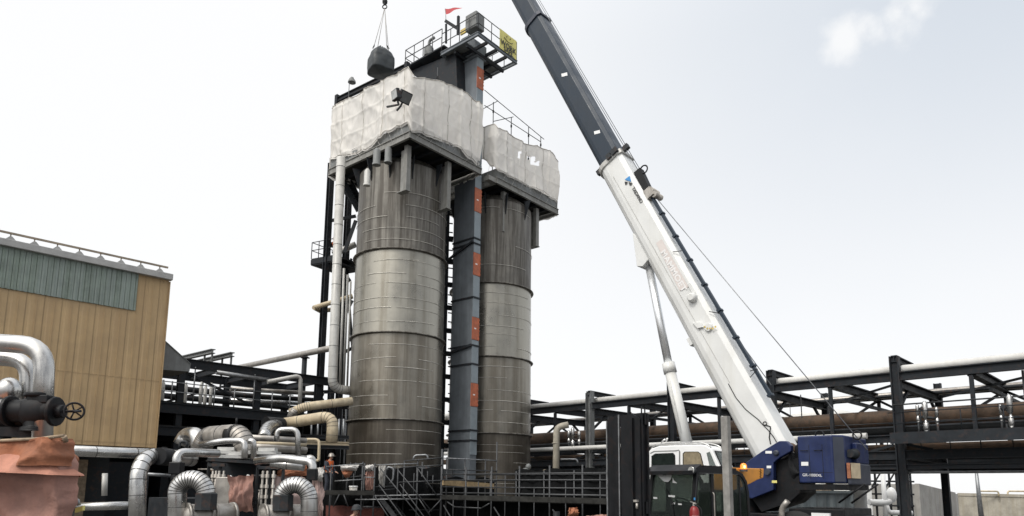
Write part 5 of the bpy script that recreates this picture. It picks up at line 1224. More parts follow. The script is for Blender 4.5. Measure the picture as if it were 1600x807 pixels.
# amber beacon on the cab roof and ochre rear cowl
q = hit(1162, 734, Lf, CC.dot(Lf)-.55)
zb_ = zr_+.03
bp_ = V((q.x, q.y, zb_))
b = MB(); b.lathe(bp_-Z*.05, [(.1, 0), (.1, .05), (.09, .06)], 18); be = b.build('beacon', M['steel2'], fk)
b = MB(); b.lathe(bp_+Z*.011, [(.085, 0), (.085, .09), (.06, .14), (.01, .16)], 18); b.build('lens', M['amber'], be)
b = MB(); b.ball(bp_+Z*.07-Lf*0+V((0, -.088, 0)), .03, .01, .04); b.build('bulb', M['amberlit'], be)
b = MB(); oo = -.62; P_ = [hit(x_, y_, Lf, CC.dot(Lf)+oo) for x_, y_ in ((1140, 731), (1194, 732.5), (1193, 747), (1184, 750), (1173, 756), (1140, 770))]
b.prism(P_, -Lf*.5); cwl = b.build('rear_cowl', M['amberpaint'], fk, .02)
b = MB(); pts_ = [hit(1188+(1.6 if i % 2 else -.6), 733+i*2, Lf, CC.dot(Lf)+oo+.008) for i in range(8)]; b.tube(pts_, .009, 5); b.build('cable', M['black'], cwl)
# extinguisher strapped by the door
q = fp(-.1, .17, 1.62); q = hit(1085, 800, Lf, CC.dot(Lf)+.17)
fx = thing('fire_extinguisher', 'red fire extinguisher strapped beside the forklift door', 'extinguisher', V((q.x, q.y, 1.35)))
zt_ = hit(1085, 791, Lf, CC.dot(Lf)+.17).z
b = MB(); b.lathe(V((q.x, q.y, zt_-.62)), [(.02, 0), (.105, .03), (.11, .06), (.11, .5), (.085, .58), (.04, .62)], 20); b.build('cylinder', M['red'], fx)
b = MB(); b.lathe(V((q.x, q.y, zt_-.02)), [(.04, 0), (.035, .1)], 10); b.beam(V((q.x-.09, q.y, zt_+.1)), V((q.x+.05, q.y, zt_+.05)), .025, .025); b.build('valve', M['alu_dull'], fx)
b = MB(); b.tube(fillet([V((q.x-.02, q.y-.06, zt_+.04)), V((q.x+.14, q.y-.1, zt_-.05)), V((q.x+.12, q.y-.12, zt_-.35))], .1), .018, 6); b.build('hose', M['black'], fx)
b = MB(); b.box(V((q.x+.01, q.y, zt_+.16)), .03, .03, .06); b.build('safety_tag', M['logoblue'], fx)
b = MB(); b.sheet(lambda a, c: V((q.x+.113*math.sin(lerp(-.8, .8, a)), q.y-.113*math.cos(lerp(-.8, .8, a)), zt_-.42+.2*c)), 10, 1); b.build('label_plate', M['white'], fx)

# grey post in front of the forklift
q = at(1139, 807, 12); t_ = at(1134.5, 651, 12)
b = MB(); b.beam(V((q.x, q.y, 0)), V((q.x, q.y, t_.z)), .125, .125, E1)
po = tag(b.build('post', M['postgrey'], None, .008), 'weathered grey square post standing in front of the forklift cab', 'post')
# ================================================================== scaffolds in front of the vessels
def scaf(name, label, loc): return thing(name, label, 'scaffold', loc)
SY = 31.0
sc1 = scaf('stair_scaffold', 'tube scaffold stair tower at the foot of the near vessel', at(630, 800, SY)*1); sc1.location.z = 0
T = M['galvdk']; G_ = M['galv']
def stick(p, q, par, name='ledger', r=.03, m=None): b = MB(); b.tube([p, q], r, 6); return b.build(name, m or T, par)
def post(px, y0, dep, par, r=.034): a = at(px, y0, dep); return stick(a, V((a.x, a.y, 0)), par, 'standard', r)
for px, y0 in ((518, 726), (567, 722), (586, 724), (653, 718)): post(px, y0, SY, sc1)
for px, y0 in ((520, 728), (570, 724), (622, 732), (660, 722)): post(px, y0, SY+1.3, sc1)
post(691, 702, SY, sc1, .045); post(632, 720, SY+1.2, sc1)
for (a, c, m_) in (((510, 729.5), (567, 725), G_), ((523, 752), (565, 749.5), G_), ((588, 727), (653, 724.5), G_), ((653, 729), (691, 727), T), ((632, 720.5), (691, 715.5), T), ((623, 754), (691, 751), T), ((586, 775), (691, 773), G_), ((555, 781), (653, 780), G_), ((567, 792), (583, 792), T), ((625, 731), (653, 729), T), ((570, 746), (586, 746.5), G_)):
    stick(at(*a, SY-.04), at(*c, SY-.04), sc1, 'ledger', .028, m_)
for (a, c) in (((594, 732), (690, 850)), ((622, 735), (675, 800)), ((653, 733), (683, 775)), ((586, 776), (628, 840)), ((625, 757), (690, 845)), ((592, 758), (660, 850)), ((690, 780), (669, 802)), ((537, 773), (544, 792)), ((530, 773), (521, 792)), ((655, 780), (672, 806))):
    stick(at(*a, SY-.1), at(*c, SY-.1), sc1, 'brace', .028)
rnd = random.Random(21)
for k in range(16):
    px = rnd.uniform(515, 690); y0 = rnd.uniform(722, 745); p = at(px, y0, SY+rnd.uniform(.3, 1.5)); stick(p, p-Z*rnd.uniform(.5, 1.4), sc1, 'upright_tube', .022)
for k in range(10):
    px = rnd.uniform(515, 640); y0 = rnd.uniform(724, 800); dd_ = SY+rnd.uniform(.1, 1.4); stick(at(px, y0, dd_), at(px+rnd.uniform(20, 50), y0+rnd.uniform(-3, 3), dd_), sc1, 'ledger', .022)
# stair flight
b = MB(); s0, s1 = at(594, 778, SY+.2), at(640, 838, SY+.2)
for o_ in (V((0, 0, 0)), V((.25, .8, .0))): b.beam(s0+o_, s1+o_, .05, .2)
for i in range(10): p = s0.lerp(s1, (i+.5)/10); b.beam(p, p+V((.25, .8, 0)), .24, .04)
b.build('stair_flight', T, sc1)
q0, q1 = at(508, 772, SY), at(585, 771, SY); zdk = q0.z
b = MB(); b.box((q0+q1)/2+V((0, .7, -.06)), (q1-q0).length, 1.4, .06); b.box((q0+q1)/2+V((0, -.03, .04)), (q1-q0).length, .03, .2); b.build('deck', M['plankgrey'], sc1)
q0, q1 = at(588, 778, SY), at(691, 776, SY)
b = MB(); b.box((q0+q1)/2+V((0, .9, -.1)), (q1-q0).length, 1.5, .05); b.build('deck', M['plankgrey'], sc1)
b = MB(); q0, q1 = at(500, 808, SY+1.5), at(691, 808, SY+1.5); b.sheet(lambda a, c: V((lerp(q0.x, q1.x, a), SY+1.6+.08*math.sin(a*40), lerp(0, zdk+1.25+.12*noise.noise(V((a*9, 1, 2))), c))), 60, 3)  # black sheet added to make the space behind the stairs dark
tag(b.build('netting_or_shade_sheet', M['net'], sc1), 'black sheet added to darken the space behind the stair scaffold')
# long deck scaffold running toward the forklift
O3 = at(690, 780, SY); O3.z = 0; dr3 = -E1
zt3 = at(690, 779, SY).z
sc2 = scaf('deck_scaffold', 'long low scaffold deck in shadow before the brown vessel', O3+dr3*4.7)
Ld = 9.6
b = MB(); b.box(O3+dr3*(Ld/2)+E2*.75+Z*(zt3-.05), Ld, 1.4, .06, (E1, E2, Z)); b.box(O3+dr3*(Ld/2)-E2*.02+Z*(zt3+.06), Ld, .04, .2, (E1, E2, Z)); b.build('deck', M['plankgrey'], sc2)
for i in range(7):
    p = O3+dr3*(Ld*(i+.5)/6); stick(p-Z*0, p+Z*(zt3+.5+.25*(i % 3)), sc2, 'standard', .022)
    p = O3+dr3*(Ld*i/6); stick(p, p+Z*(zt3+(1.35 if i else 2.0)), sc2, 'standard', .034); p = p+E2*1.45; stick(p, p+Z*(zt3+1.2), sc2, 'standard', .034)
for zz in (.25, .5, .8, 1.05):
    stick(O3+Z*(zt3+zz), O3+dr3*Ld+Z*(zt3+zz), sc2); stick(O3+E2*1.45+Z*(zt3+zz), O3+dr3*Ld+E2*1.45+Z*(zt3+zz), sc2)
for i in range(3):
    p = O3+dr3*(Ld*(2*i+.1)/6); q = O3+dr3*(Ld*(2*i+.9)/6); stick(p+Z*(zt3-.3), q+Z*.2, sc2, 'brace')
b = MB(); b.sheet(lambda a, c: O3+dr3*(Ld*lerp(.32, 1, a))+E2*(1.5+.05*math.sin(a*50))+Z*(zt3+lerp(-.1, 1.25, c)+.05*math.sin(a*23)*c), 50, 4); b.build('netting_or_shade_sheet', M['net'], sc2)
b = MB(); b.sheet(lambda a, c: O3+dr3*(Ld*a)+E2*(1.35+.05*math.sin(a*50))+Z*(lerp(0, zt3-.1, c)), 50, 4); b.build('netting_or_shade_sheet', M['net'], sc2)  # black sheet added for the darkness under the deck
# curved lower ledge under the first bay
stick(O3+dr3*.4+Z*(zt3-.15), O3+dr3*.9+Z*(zt3-.35), sc2, 'ledger', .03); stick(O3+dr3*.9+Z*(zt3-.35), O3+dr3*2.6+Z*(zt3-.36), sc2, 'ledger', .03); stick(O3+dr3*2.6+Z*(zt3-.36), O3+dr3*3.1+Z*(zt3-.15), sc2, 'ledger', .03)
# rear bay along the elevator
O4 = at(691, 716, SY); sc3 = scaf('scaffold_bay', 'scaffold bay with a timber plank at the foot of the elevator', V((O4.x, O4.y, 0))+E2*1.5)
O4 = V((O4.x, O4.y, 0)); za = at(691, 716, SY).z
e4 = uvz(on_u(776, 723, uvz(O4)[0]))[1]-uvz(O4)[1]
for t in (.08, .4, .78, 1):
    p = O4+E2*(e4*t); stick(p, p+Z*(za+(.9 if t == 1 else .05)), sc3, 'standard', .034)
for zz in (0, -.5, -1.0): stick(O4+Z*(za+zz), O4+E2*e4+Z*(za+zz), sc3, 'ledger', .03, G_ if zz == 0 else T)
b = MB(); q0, q1 = on_u(692, 754, uvz(O4)[0]-.1), on_u(771, 760, uvz(O4)[0]-.1); b.beam(q0, q1, .08, .24); b.build('plank', M['plank'], sc3)
b = MB(); b.box(O4+E2*(e4/2)+E1*.6+Z*(q0.z-.05), 1.1, e4, .05, (E1, E2, Z)); b.build('deck', M['plankgrey'], sc3)
tag(pipe('loop_pipe', 'grey hooped tube lying over the scaffold rail by the near vessel', [at(645, 719, 32.4), at(648, 712, 32.4), at(667, 711, 32.4), at(669, 718, 32.4)], .045, M['galv'], bend=.2))
pipe('loop_pipe', 'silver bent tube hanging inside the stair scaffold', [at(605, 735, 31.9), at(606, 730, 31.9), at(615, 732, 31.9), at(614, 750, 31.9), at(609, 756, 31.9)], .045, M['galv'], bend=.25)
# plinth and machinery in the shade at the vessel feet
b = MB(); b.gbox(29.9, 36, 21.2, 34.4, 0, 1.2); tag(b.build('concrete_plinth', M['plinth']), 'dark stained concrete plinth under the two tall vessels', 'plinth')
q = at(821, 742, 37); b = MB(); b.ball(V((q.x, q.y, q.z)), .32, .32, .36, 16, 10); b.lathe(V((q.x, q.y, q.z-1.9)), [(.3, 0), (.34, .5), (.3, 1.9)], 14); b.ball(V((q.x+.15, q.y, q.z+.42)), .15, .15, .16)
tag(b.build('motor_cover', M['greysteel']), 'rounded grey motor cover at the right foot of the brown vessel', 'cover')
q = at(660, 735, 33.5); b = MB(); b.lathe(V((q.x, q.y, 1.2)), [(.5, 0), (.5, q.z-1.2), (.3, q.z-1.0)], 18); b.box(V((q.x+.9, q.y, q.z-.2)), 1.1, .5, .5); tag(b.build('pump_housing', M['steel2']), 'dark pump body behind the scaffold at the near vessel', 'pump')
b = MB(); b.sheet(lambda a, c: O4+E2*lerp(-.2, e4+1.2, a)+E1*(1.35+.05*math.sin(a*40))+Z*lerp(0, za-.85+.08*math.sin(a*17), c), 40, 4); b.build('netting_or_shade_sheet', M['net'], sc3)  # dark sheet added to close the pale gap behind this bay
# things lying on the scaffold
q = at(552, 768, SY+.4)
bk_ = thing('bucket', 'white plastic bucket with a lid on the scaffold deck', 'bucket', V((q.x, q.y, zdk-.03)))
b = MB(); b.lathe(V((q.x, q.y, zdk-.027)), [(.15, 0), (.185, .34)], 18); b.build('pail', M['bucket'], bk_)
b = MB(); b.lathe(V((q.x, q.y, zdk+.316)), [(.2, 0), (.2, .04), (.19, .05)], 18); b.build('lid', M['white'], bk_)
b = MB(); b.box(V((q.x+.1, q.y-.16, zdk+.08)), .1, .02, .08); b.build('label', M['logoblue'], bk_)
def cloth(name, label, pts, dep, m, cat, thick=.35, amp=.06, nu=20, nv=14, group=None):
    """a draped, folded cloth: pixel outline top-left, top-right, bottom-right, bottom-left"""
    P_ = [at(x_, y_, dep) for x_, y_ in pts]
    def fn(a, c):
        p = P_[3].lerp(P_[2], a).lerp(P_[0].lerp(P_[1], a), c)
        bul = thick*math.sin(math.pi*min(1, c*1.1))*math.sin(math.pi*(a*.9+.05))
        f = amp*(noise.noise(V((a*6, c*2.2, dep))) + .6*noise.noise(V((a*13, c*5, dep+3))))
        return p + V((amp*.6*noise.noise(V((c*5, a*5, 2+dep))), -bul-f*1.6, f*.7))
    def fb(a, c): q = fn(a, c); return V((q.x, dep+.25+.3*(1-abs(2*a-1)), q.z))
    b = MB(); b.sheet(fn, nu, nv)
    return tag(b.build(name, m), label, cat, group)
cloth('dust_sheet', 'crumpled white sheet bundled over the scaffold rail', ((532, 727), (562, 725), (557, 736), (533, 736)), SY+.15, M['clothwhite'], 'sheet')
cloth('dust_sheet', 'small white sheet with a brown hem beside the stair tower', ((571, 727), (584, 726), (583, 736), (572, 737)), SY+.6, M['clothwhite'], 'sheet')
cloth('orange_cloth', 'orange cloth sagging below the white bundled sheet', ((533, 735), (552, 737), (545, 747), (539, 747)), SY+.2, M['rusttarp'], 'cloth')
cloth('brown_cloth', 'brown-red cloth hanging behind the stair tower standards', ((571, 737), (584, 736), (584, 766), (571, 766)), SY+.7, M['salmon'], 'cloth', thick=.1)
cloth('grey_cloth', 'pale grey plastic sheet tangled beside the stairs', ((592, 725), (604, 728), (600, 763), (592, 755)), SY+.5, M['conc'], 'sheet', thick=.15)
cloth('white_sheet', 'folded white sheet stacked above the pink one', ((492, 732), (507, 730), (504, 753), (490, 751)), 24, M['clothwhite'], 'sheet', thick=.2)
cloth('pink_tarp', 'pale pink tarpaulin draped down beside the silver arch pipe', ((488, 749), (505, 750), (506, 815), (490, 815)), 24.1, M['pinktarp'], 'tarpaulin', thick=.2, amp=.1)
cloth('pink_tarp', 'pale pink tarpaulin seen inside the second silver arch', ((426, 742), (478, 748), (476, 800), (424, 800)), 22.5, M['pinktarp'], 'tarpaulin', thick=.3, amp=.1)
cloth('orange_cloth', 'orange cloth behind the silver pipe above the second arch', ((434, 735), (480, 728), (480, 742), (434, 746)), 22.4, M['rusttarp'], 'cloth', thick=.1)
cloth('pink_tarp', 'pink tarpaulin around the handwheels between the two arches', ((358, 745), (396, 743), (396, 800), (360, 800)), 20.2, M['salmon'], 'tarpaulin', thick=.25, amp=.1)
cloth('orange_cloth', 'dull red cloth low behind the crouching scaffold worker', ((509, 790), (600, 793), (600, 830), (509, 830)), SY+1.0, M['dullred'], 'cloth', thick=.1)
cloth('orange_cloth', 'small bright orange cloth under the right end of the scaffold deck', ((889, 794), (903, 793), (904, 806), (887, 808)), 24, M['rusttarp'], 'cloth', thick=.15)
cloth('orange_cloth', 'reddish cloth strip on the ground by the forklift mast', ((915, 806), (953, 803), (953, 815), (915, 815)), 23.5, M['salmon'], 'cloth', thick=.15)
# cream goose-neck duct and cone
q = at(866, 745, 38)
gd = thing('exhaust_duct', 'cream goose-neck duct with a flared foot beside the brown vessel', 'duct', V((q.x, q.y, 0)))
t0 = at(872, 690, 38)
pipe('duct_pipe', None, [V((at(868, 747, 38).x, 38, 1.0)), at(869.5, 668, 38), at(888, 664, 38)], .18, M['putty'], parent=gd, bend=.5, n=16)
b = MB(); b.cyl(at(868, 693, 38)-Z*.02, at(868, 693, 38)+Z*.03, .2, 16); b.build('joint_band', M['putty'], gd)
b = MB(); b.prism([at(864, 749, 37.9), at(872, 733, 37.9), at(885, 751, 37.9)], Y*.3); b.build('flared_foot', M['putty'], gd)
q = at(853, 744, 37.4); b = MB(); b.ball(V((q.x, q.y, q.z)), .42, .5, .34, 18, 10); b.lathe(V((q.x, q.y, 0)), [(.5, 0), (.42, q.z)], 16)
tag(b.build('cream_drum', M['cream']), 'round-topped cream drum beside the goose-neck duct', 'drum')
pipe('branch_pipe', 'thin grey pipe bracket between the duct and the pale rack column', [at(876, 718, 39), at(901, 718, 39), at(903, 724, 39)], .05, M['galv'])

# ================================================================== people
def skin_body(name, J, E, m, parent, lev=2):
    me = bpy.data.meshes.new(name); base = wloc(parent)
    keys = list(J); me.from_pydata([J[k][0]-base for k in keys], [(keys.index(a), keys.index(c)) for a, c in E], [])
    o = bpy.data.objects.new(name, me); C.objects.link(o); o.parent = parent
    sk = o.modifiers.new('skin', 'SKIN'); sk.use_smooth_shade = True
    for i, k in enumerate(keys):
        r = J[k][1]; me.skin_vertices[0].data[i].radius = r if isinstance(r, tuple) else (r, r)
    me.skin_vertices[0].data[0].use_root = True
    ss = o.modifiers.new('smooth', 'SUBSURF'); ss.levels = ss.render_levels = lev
    me.materials.append(m); return o
def person(label, foot, face, shirt, vest=None, lean=.0, helmet='white', stoop=.0):
    t = thing('person', label, 'person', foot)
    f = V((face[0], face[1], 0)).normalized(); s = V((f.y, -f.x, 0))    # forward, right
    def p(a, r_, z): return foot + f*(a+lean*max(0, z-.9)) + s*r_ + Z*(z-stoop*max(0, z-.9))
    J = {'pelvis': (p(0, 0, .95), (.15, .11)), 'waist': (p(0, 0, 1.1), (.14, .10)), 'chest': (p(0, 0, 1.32), (.17, .12)), 'neckb': (p(0, 0, 1.47), (.09, .08)), 'neck': (p(.02, 0, 1.54), .055),
         'head': (p(.05, 0, 1.64), (.078, .095)), 'crown': (p(.05, 0, 1.74), (.07, .085))}
    E = [('pelvis', 'waist'), ('waist', 'chest'), ('chest', 'neckb'), ('neckb', 'neck'), ('neck', 'head'), ('head', 'crown')]
    for g_, n_ in ((-1, 'l'), (1, 'r')):
        J.update({n_+'sh': (p(0, .19*g_, 1.43), .07), n_+'el': (p(.03, .25*g_, 1.14), .048), n_+'wr': (p(.24, .2*g_, 1.0), .032), n_+'hd': (p(.31, .19*g_, .98), (.04, .02)),
                  n_+'hip': (p(0, .1*g_, .88), .095), n_+'kn': (p(.04, .11*g_, .5), .065), n_+'an': (p(-.02, .12*g_, .1), .045), n_+'to': (p(.15, .14*g_, .04), .04)})
        E += [('neckb', n_+'sh'), (n_+'sh', n_+'el'), (n_+'el', n_+'wr'), (n_+'wr', n_+'hd'), ('pelvis', n_+'hip'), (n_+'hip', n_+'kn'), (n_+'kn', n_+'an'), (n_+'an', n_+'to')]
        for k in range(4):
            J[f'{n_}f{k}'] = (p(.36, (.19+.022*(k-1.5))*g_, .965), .009); J[f'{n_}g{k}'] = (p(.385, (.19+.022*(k-1.5))*g_, .93), .008)
            E += [(n_+'hd', f'{n_}f{k}'), (f'{n_}f{k}', f'{n_}g{k}')]
        J[n_+'th'] = (p(.33, .145*g_, .965), .01); E.append((n_+'hd', n_+'th'))
    skin_body('body', J, E, M['skin'], t)
    def sub(keys, edges, add, nm, m):
        Jn = {}
        for k in keys:
            r = J[k][1]; Jn[k] = (J[k][0], tuple(q+add for q in r) if isinstance(r, tuple) else r+add)
        return skin_body(nm, Jn, edges, m, t)
    up_ = ['chest', 'waist', 'pelvis', 'neckb', 'lsh', 'lel', 'lwr', 'rsh', 'rel', 'rwr']
    sub(up_, [(a, c) for a, c in E if a in up_ and c in up_], .022, 'shirt', shirt)
    lo_ = ['pelvis', 'lhip', 'lkn', 'lan', 'rhip', 'rkn', 'ran']
    sub(lo_, [(a, c) for a, c in E if a in lo_ and c in lo_], .028, 'trousers', M['darkcloth'])
    if vest:
        sub(['chest', 'waist', 'pelvis', 'neckb', 'lsh', 'rsh'], [('waist', 'chest'), ('pelvis', 'waist'), ('chest', 'neckb'), ('neckb', 'lsh'), ('neckb', 'rsh')], .036, 'vest', vest)
    h = p(.05, 0, 1.70)
    b = MB(); hp = [(.145, -.02), (.150, 0), (.138, .02), (.128, .07), (.095, .12), (.05, .145), (.005, .15)]
    b.lathe(h, hp, 20); b.prism([h+f*.12-s*.1, h+f*.22-s*.06, h+f*.22+s*.06, h+f*.12+s*.1], Z*.015)
    b.beam(h+f*.12+Z*.085, h-f*.12+Z*.085, .03, .02, Z); b.build('helmet', M[helmet], t)
    b = MB()
    for g_ in (-1, 1): b.ball(h+f*.095+s*(.032*g_)-Z*.055, .012)
    b.ball(h+f*.105-Z*.085, .016, .016, .022); b.build('eye', M['ink'], t)
    return t
hx = at(548, 797, 20.5); hz_ = at(548, 789, 20.5).z
person('worker in a blue and white shirt and scuffed dark helmet below the scaffold', V((hx.x, hx.y, hz_-1.83)), (.8, -.6), M['bluecloth'], None, .25, 'steel2', .0)
q = at(512, 760, SY+.6)
person('worker in an orange vest and grey helmet on the left end of the scaffold', V((q.x, q.y, zdk-.02)), (.9, -.45), M['darkcloth'], M['hivis'], .1, 'alu_dull')

# ================================================================== silver process pipes, left and middle
AL, AD = M['alu'], M['alu_dull']
# foreground loop, valve and handwheel
pipe('process_pipe', 'thick bright silver pipe looping down over the black valve', [at(-90, 530, 10.2), at(70, 541, 10.2), at(66, 692, 10.2)], .135, AL, bend=.36, n=26)
pipe('process_pipe', 'silver pipe looping down just inside the outermost loop at the left', [at(-90, 553, 10.8), at(46, 563, 10.8), at(41, 690, 10.8)], .125, AL, bend=.32, n=26)
q = at(14, 610, 10.5); b = MB(); b.ball(q, .17, .17, .2, 18, 12); b.lathe(V((q.x, q.y, 0)), [(.11, 0), (.11, q.z)], 16); tag(b.build('capped_pipe', AL), 'silver pipe end with a rounded cap at the left edge', 'pipe')
q = at(58, 643, 10.2)
vl = thing('gate_valve', 'black gate valve with a spoked handwheel under the silver loop', 'valve', q)
b = MB(); b.ball(q, .3, .2, .24, 16, 10); b.cyl(q-X*.42, q+X*.28, .17, 18); b.cyl(q-X*.42, q-X*.36, .23, 18); b.cyl(q+X*.24, q+X*.3, .22, 18); b.lathe(q-Z*.3, [(.19, 0), (.19, .06), (.15, .07), (.15, .5), (.19, .51), (.19, .57)], 18)
b.box(q+X*.08+Z*.17, .3, .3, .12); b.cyl(q+X*.28-Z*.0, q+X*.4, .1, 14); b.build('body', M['blackpaint'], vl, .015)
hw = at(116, 643, 10.1); b = MB(); da = V((.55, -.82, .12)).normalized(); b.torus(hw, da, .125, .016, 24, 8); a_, c_ = perp(da)
for i in range(5): an = i*2*math.pi/5; b.tube([hw, hw+a_*(.12*math.cos(an))+c_*(.12*math.sin(an))], .012, 6)
b.ball(hw, .03); b.build('handwheel', M['blackpaint'], vl)
b = MB(); b.tube([q+X*.38, hw, hw+(hw-q-X*.38).normalized()*.14], .018, 8); b.build('stem', M['steel'], vl)
q2 = at(15, 655, 10.4); b = MB(); b.cyl(q2-X*.4, q2+X*.5, .16, 18); b.box(q2+X*.1-Z*.2, .8, .3, .14); b.cyl(q2+X*.35, q2+X*.42, .24, 18); tag(b.build('flange_spool', M['blackpaint']), 'black flanged pipe piece left of the gate valve', 'pipe')
# big salmon tarp over a boxed frame, with the rust orange upper cover
def wrapbox(name, label, prof, y0, dep, m, cat, lift=0, seed=1, zlo=-.01, flare=.14):
    """prof: pixel outline of the top edge (left to right) at depth y0; wraps the right-hand corner and runs back"""
    tops = [at(px, py, y0) for px, py in prof]; x0, x1 = tops[0].x, tops[-1].x; W_ = x1-x0; tot = W_+dep
    xs = [(p.x, p.z) for p in tops]
    def fn(a, c):
        s = a*tot
        if s < W_: x, y = x0+s, y0; zt_ = interp(xs, x); nrm = V((0, -1, 0)); fl_ = max(0, (s/W_-.75)*4)
        else: x, y = x1-(s-W_)*.72, y0+(s-W_)*.7; zt_ = xs[-1][1]; nrm = E2.copy(); fl_ = 1
        z = lerp(zlo if not callable(zlo) else zlo(s), zt_, c)
        f = .10*noise.noise(V((s*.9+z*.7, z*.8, seed)))+.07*(1-2.4*abs(noise.noise(V((s*.5+z*1.6, z*.5, seed+14)))))+.09*(1-2.4*abs(noise.noise(V((s*1.3-z*1.1, z*.9+s*.4, seed+4)))))+.06*(1-2.4*abs(noise.noise(V((s*3+z*2.2, z*2.0-s, seed+9)))))+.03*noise.noise(V((s*7, z*6, seed+7)))+.10*(1-3.0*abs(noise.noise(V((s*.8+z*1.3, z*.35-s*.2, seed+21)))))
        sag = .12*(1-c)*math.sin(s*2.2+seed)
        p = V((x, y, z + (.04*noise.noise(V((s*3, seed, 0))) if c > .9 else 0)))
        p.x += fl_*(flare*(1-c) + .09*noise.noise(V((z*2.6, seed, 4)))+.05*noise.noise(V((z*9, seed, 4))) - (.0 if flare > .1 else .08))
        return p + nrm*(lift+f*(1.1-.6*c)+sag*.5)
    b = MB(); b.sheet(fn, 150, 60)
    # top sheet
    b.sheet(lambda a, c: V((lerp(x0, x1, a)-.72*dep*c, lerp(y0, y0+dep*.7, c), interp(xs, lerp(x0, x1, a))-.02+.03*noise.noise(V((a*6, c*5, seed))))), 24, 12)
    return tag(b.build(name, m), label, cat)
wrapbox('tarpaulin', 'big salmon pink tarpaulin covering a boxy stack in the lower left corner', [(-230, 704), (-60, 700), (0, 700), (60, 697), (104, 694)], 8.1, 2.6, M['salmon'], 'tarpaulin', 0, 2)
cz_ = at(50, 744, 8.05).z
wrapbox('tarpaulin', 'coral pink tarpaulin band hanging between the rust orange and salmon ones', [(-230, 700), (-60, 698), (0, 696), (60, 693), (105, 691)], 8.05, 2.7, M['coral'], 'tarpaulin', .03, 11,
        flare=.05, zlo=lambda s: cz_+.08*noise.noise(V((s*1.1, 5, 8)))+.10*math.sin(s*.9+1))
tpz = at(50, 716, 8).z
wrapbox('tarpaulin', 'rust orange tarpaulin strip lashed over the top of the salmon one', [(-230, 696), (-60, 693), (0, 691), (60, 688), (102, 684)], 8.0, 2.8, M['rusttarp'], 'tarpaulin', .06, 5,
        flare=.02, zlo=lambda s: tpz-.02+.10*noise.noise(V((s*1.3, 2, 8)))-.12*math.sin(s*1.1))
b = MB(); b.tube([at(px, py-2, 7.9) for px, py in ((-230, 696), (-60, 693), (0, 691), (60, 688), (100, 683))], .02, 6); b.tube([at(100, 682, 7.9), at(103, 690, 7.95)], .03, 6); tag(b.build('batten', M['timber']), 'pale batten along the top edge of the rust orange tarpaulin', 'batten')
q = at(125, 796, 9); b = MB(); b.box(q, .1, .05, .06, (V((.9, 0, .3)).normalized(), Y, Z)); tag(b.build('yellow_tag', M['yellow']), 'small yellow tag hanging by the corner of the salmon tarpaulin', 'tag')
pipe('bent_rod', 'pale bent rod beside the torn tarpaulin corner', [at(112, 808, 9), at(116, 785, 9), at(121, 781, 9), at(123, 790, 9)], .025, M['galv'], bend=.1)
# long horizontal header and the verticals
pipe('process_pipe', 'long silver header running level in front of the tan building', [at(40, 702, 18), at(300, 712, 21.5)], .15, AL, seams=.9, n=18)
pipe('process_pipe', 'silver pipe with a black collar turning down below the tan wall', [at(300, 718, 19.8), at(216, 710, 17.5), at(213, 900, 17.5)], .2, AL, bend=.75, seams=.45, n=22)
q = at(256, 714, 18.2); b = MB(); dd = (at(300, 718, 19.8)-at(216, 710, 17.5)).normalized(); b.tube([q-dd*.22, q+dd*.25], .225, 20); b.box(q+Z*.24, .12, .08, .03); tag(b.build('pipe_sleeve', M['black']), 'black wrapped sleeve on the pipe turning down below the tan wall', 'sleeve')
pipe('process_pipe', 'short silver pipe with an elbow into a black box', [at(277, 735, 17.6), at(276, 707, 17.6), at(341, 709, 18.6)], .11, AL, bend=.3, n=16)
q = at(276, 732, 17.6); b = MB(); b.box(q, .3, .26, .3); b.cyl(q-Z*.3, q-Z*.15, .12); tag(b.build('junction_box', M['blackpaint'], None, .02), 'black box under the short silver elbow', 'box')
def arch(label, pts, dep, r, clampc, cl_label):
    pipe('arch_pipe', label, [at(x_, y_, dep) for x_, y_ in pts], r, AL, bend=99, seams=.17, n=22)
def ubend(label, lx, rx, topy, basey, dep, r, rend):
    a = [at(lx, basey, dep), ]
    cx_, hw_ = (lx+rx)/2, (rx-lx)/2; ry = abs(hw_)
    P_ = [at(lx, basey, dep)]
    for i in range(17): th = math.pi-math.pi*i/16; P_.append(at(cx_+hw_*math.cos(th), topy+14+ry-ry*math.sin(th), dep))
    P_.append(at(rx, rend, dep))
    b = MB(); b.tube(P_, r, 22); b.cur = 1
    for i in range(1, len(P_)-1): d = (P_[i+1]-P_[i-1]).normalized(); b.tube([P_[i]-d*.01, P_[i]+d*.01], r*1.025, 22)
    for i in range(6): p = P_[0].lerp(P_[1], i/6); b.tube([p-Z*.008, p+Z*.008], r*1.02, 22)
    tag(b.build('arch_pipe', [AL, M['seamdark']]), label, 'pipe')
ubend('silver ribbed pipe arch in front of the skid, nearer the tan building', 277, 322, 735, 900, 16, .2, 776)
ubend('silver ribbed pipe arch beside the pale pink tarpaulin', 483, 440, 744, 900, 17, .2, 780)
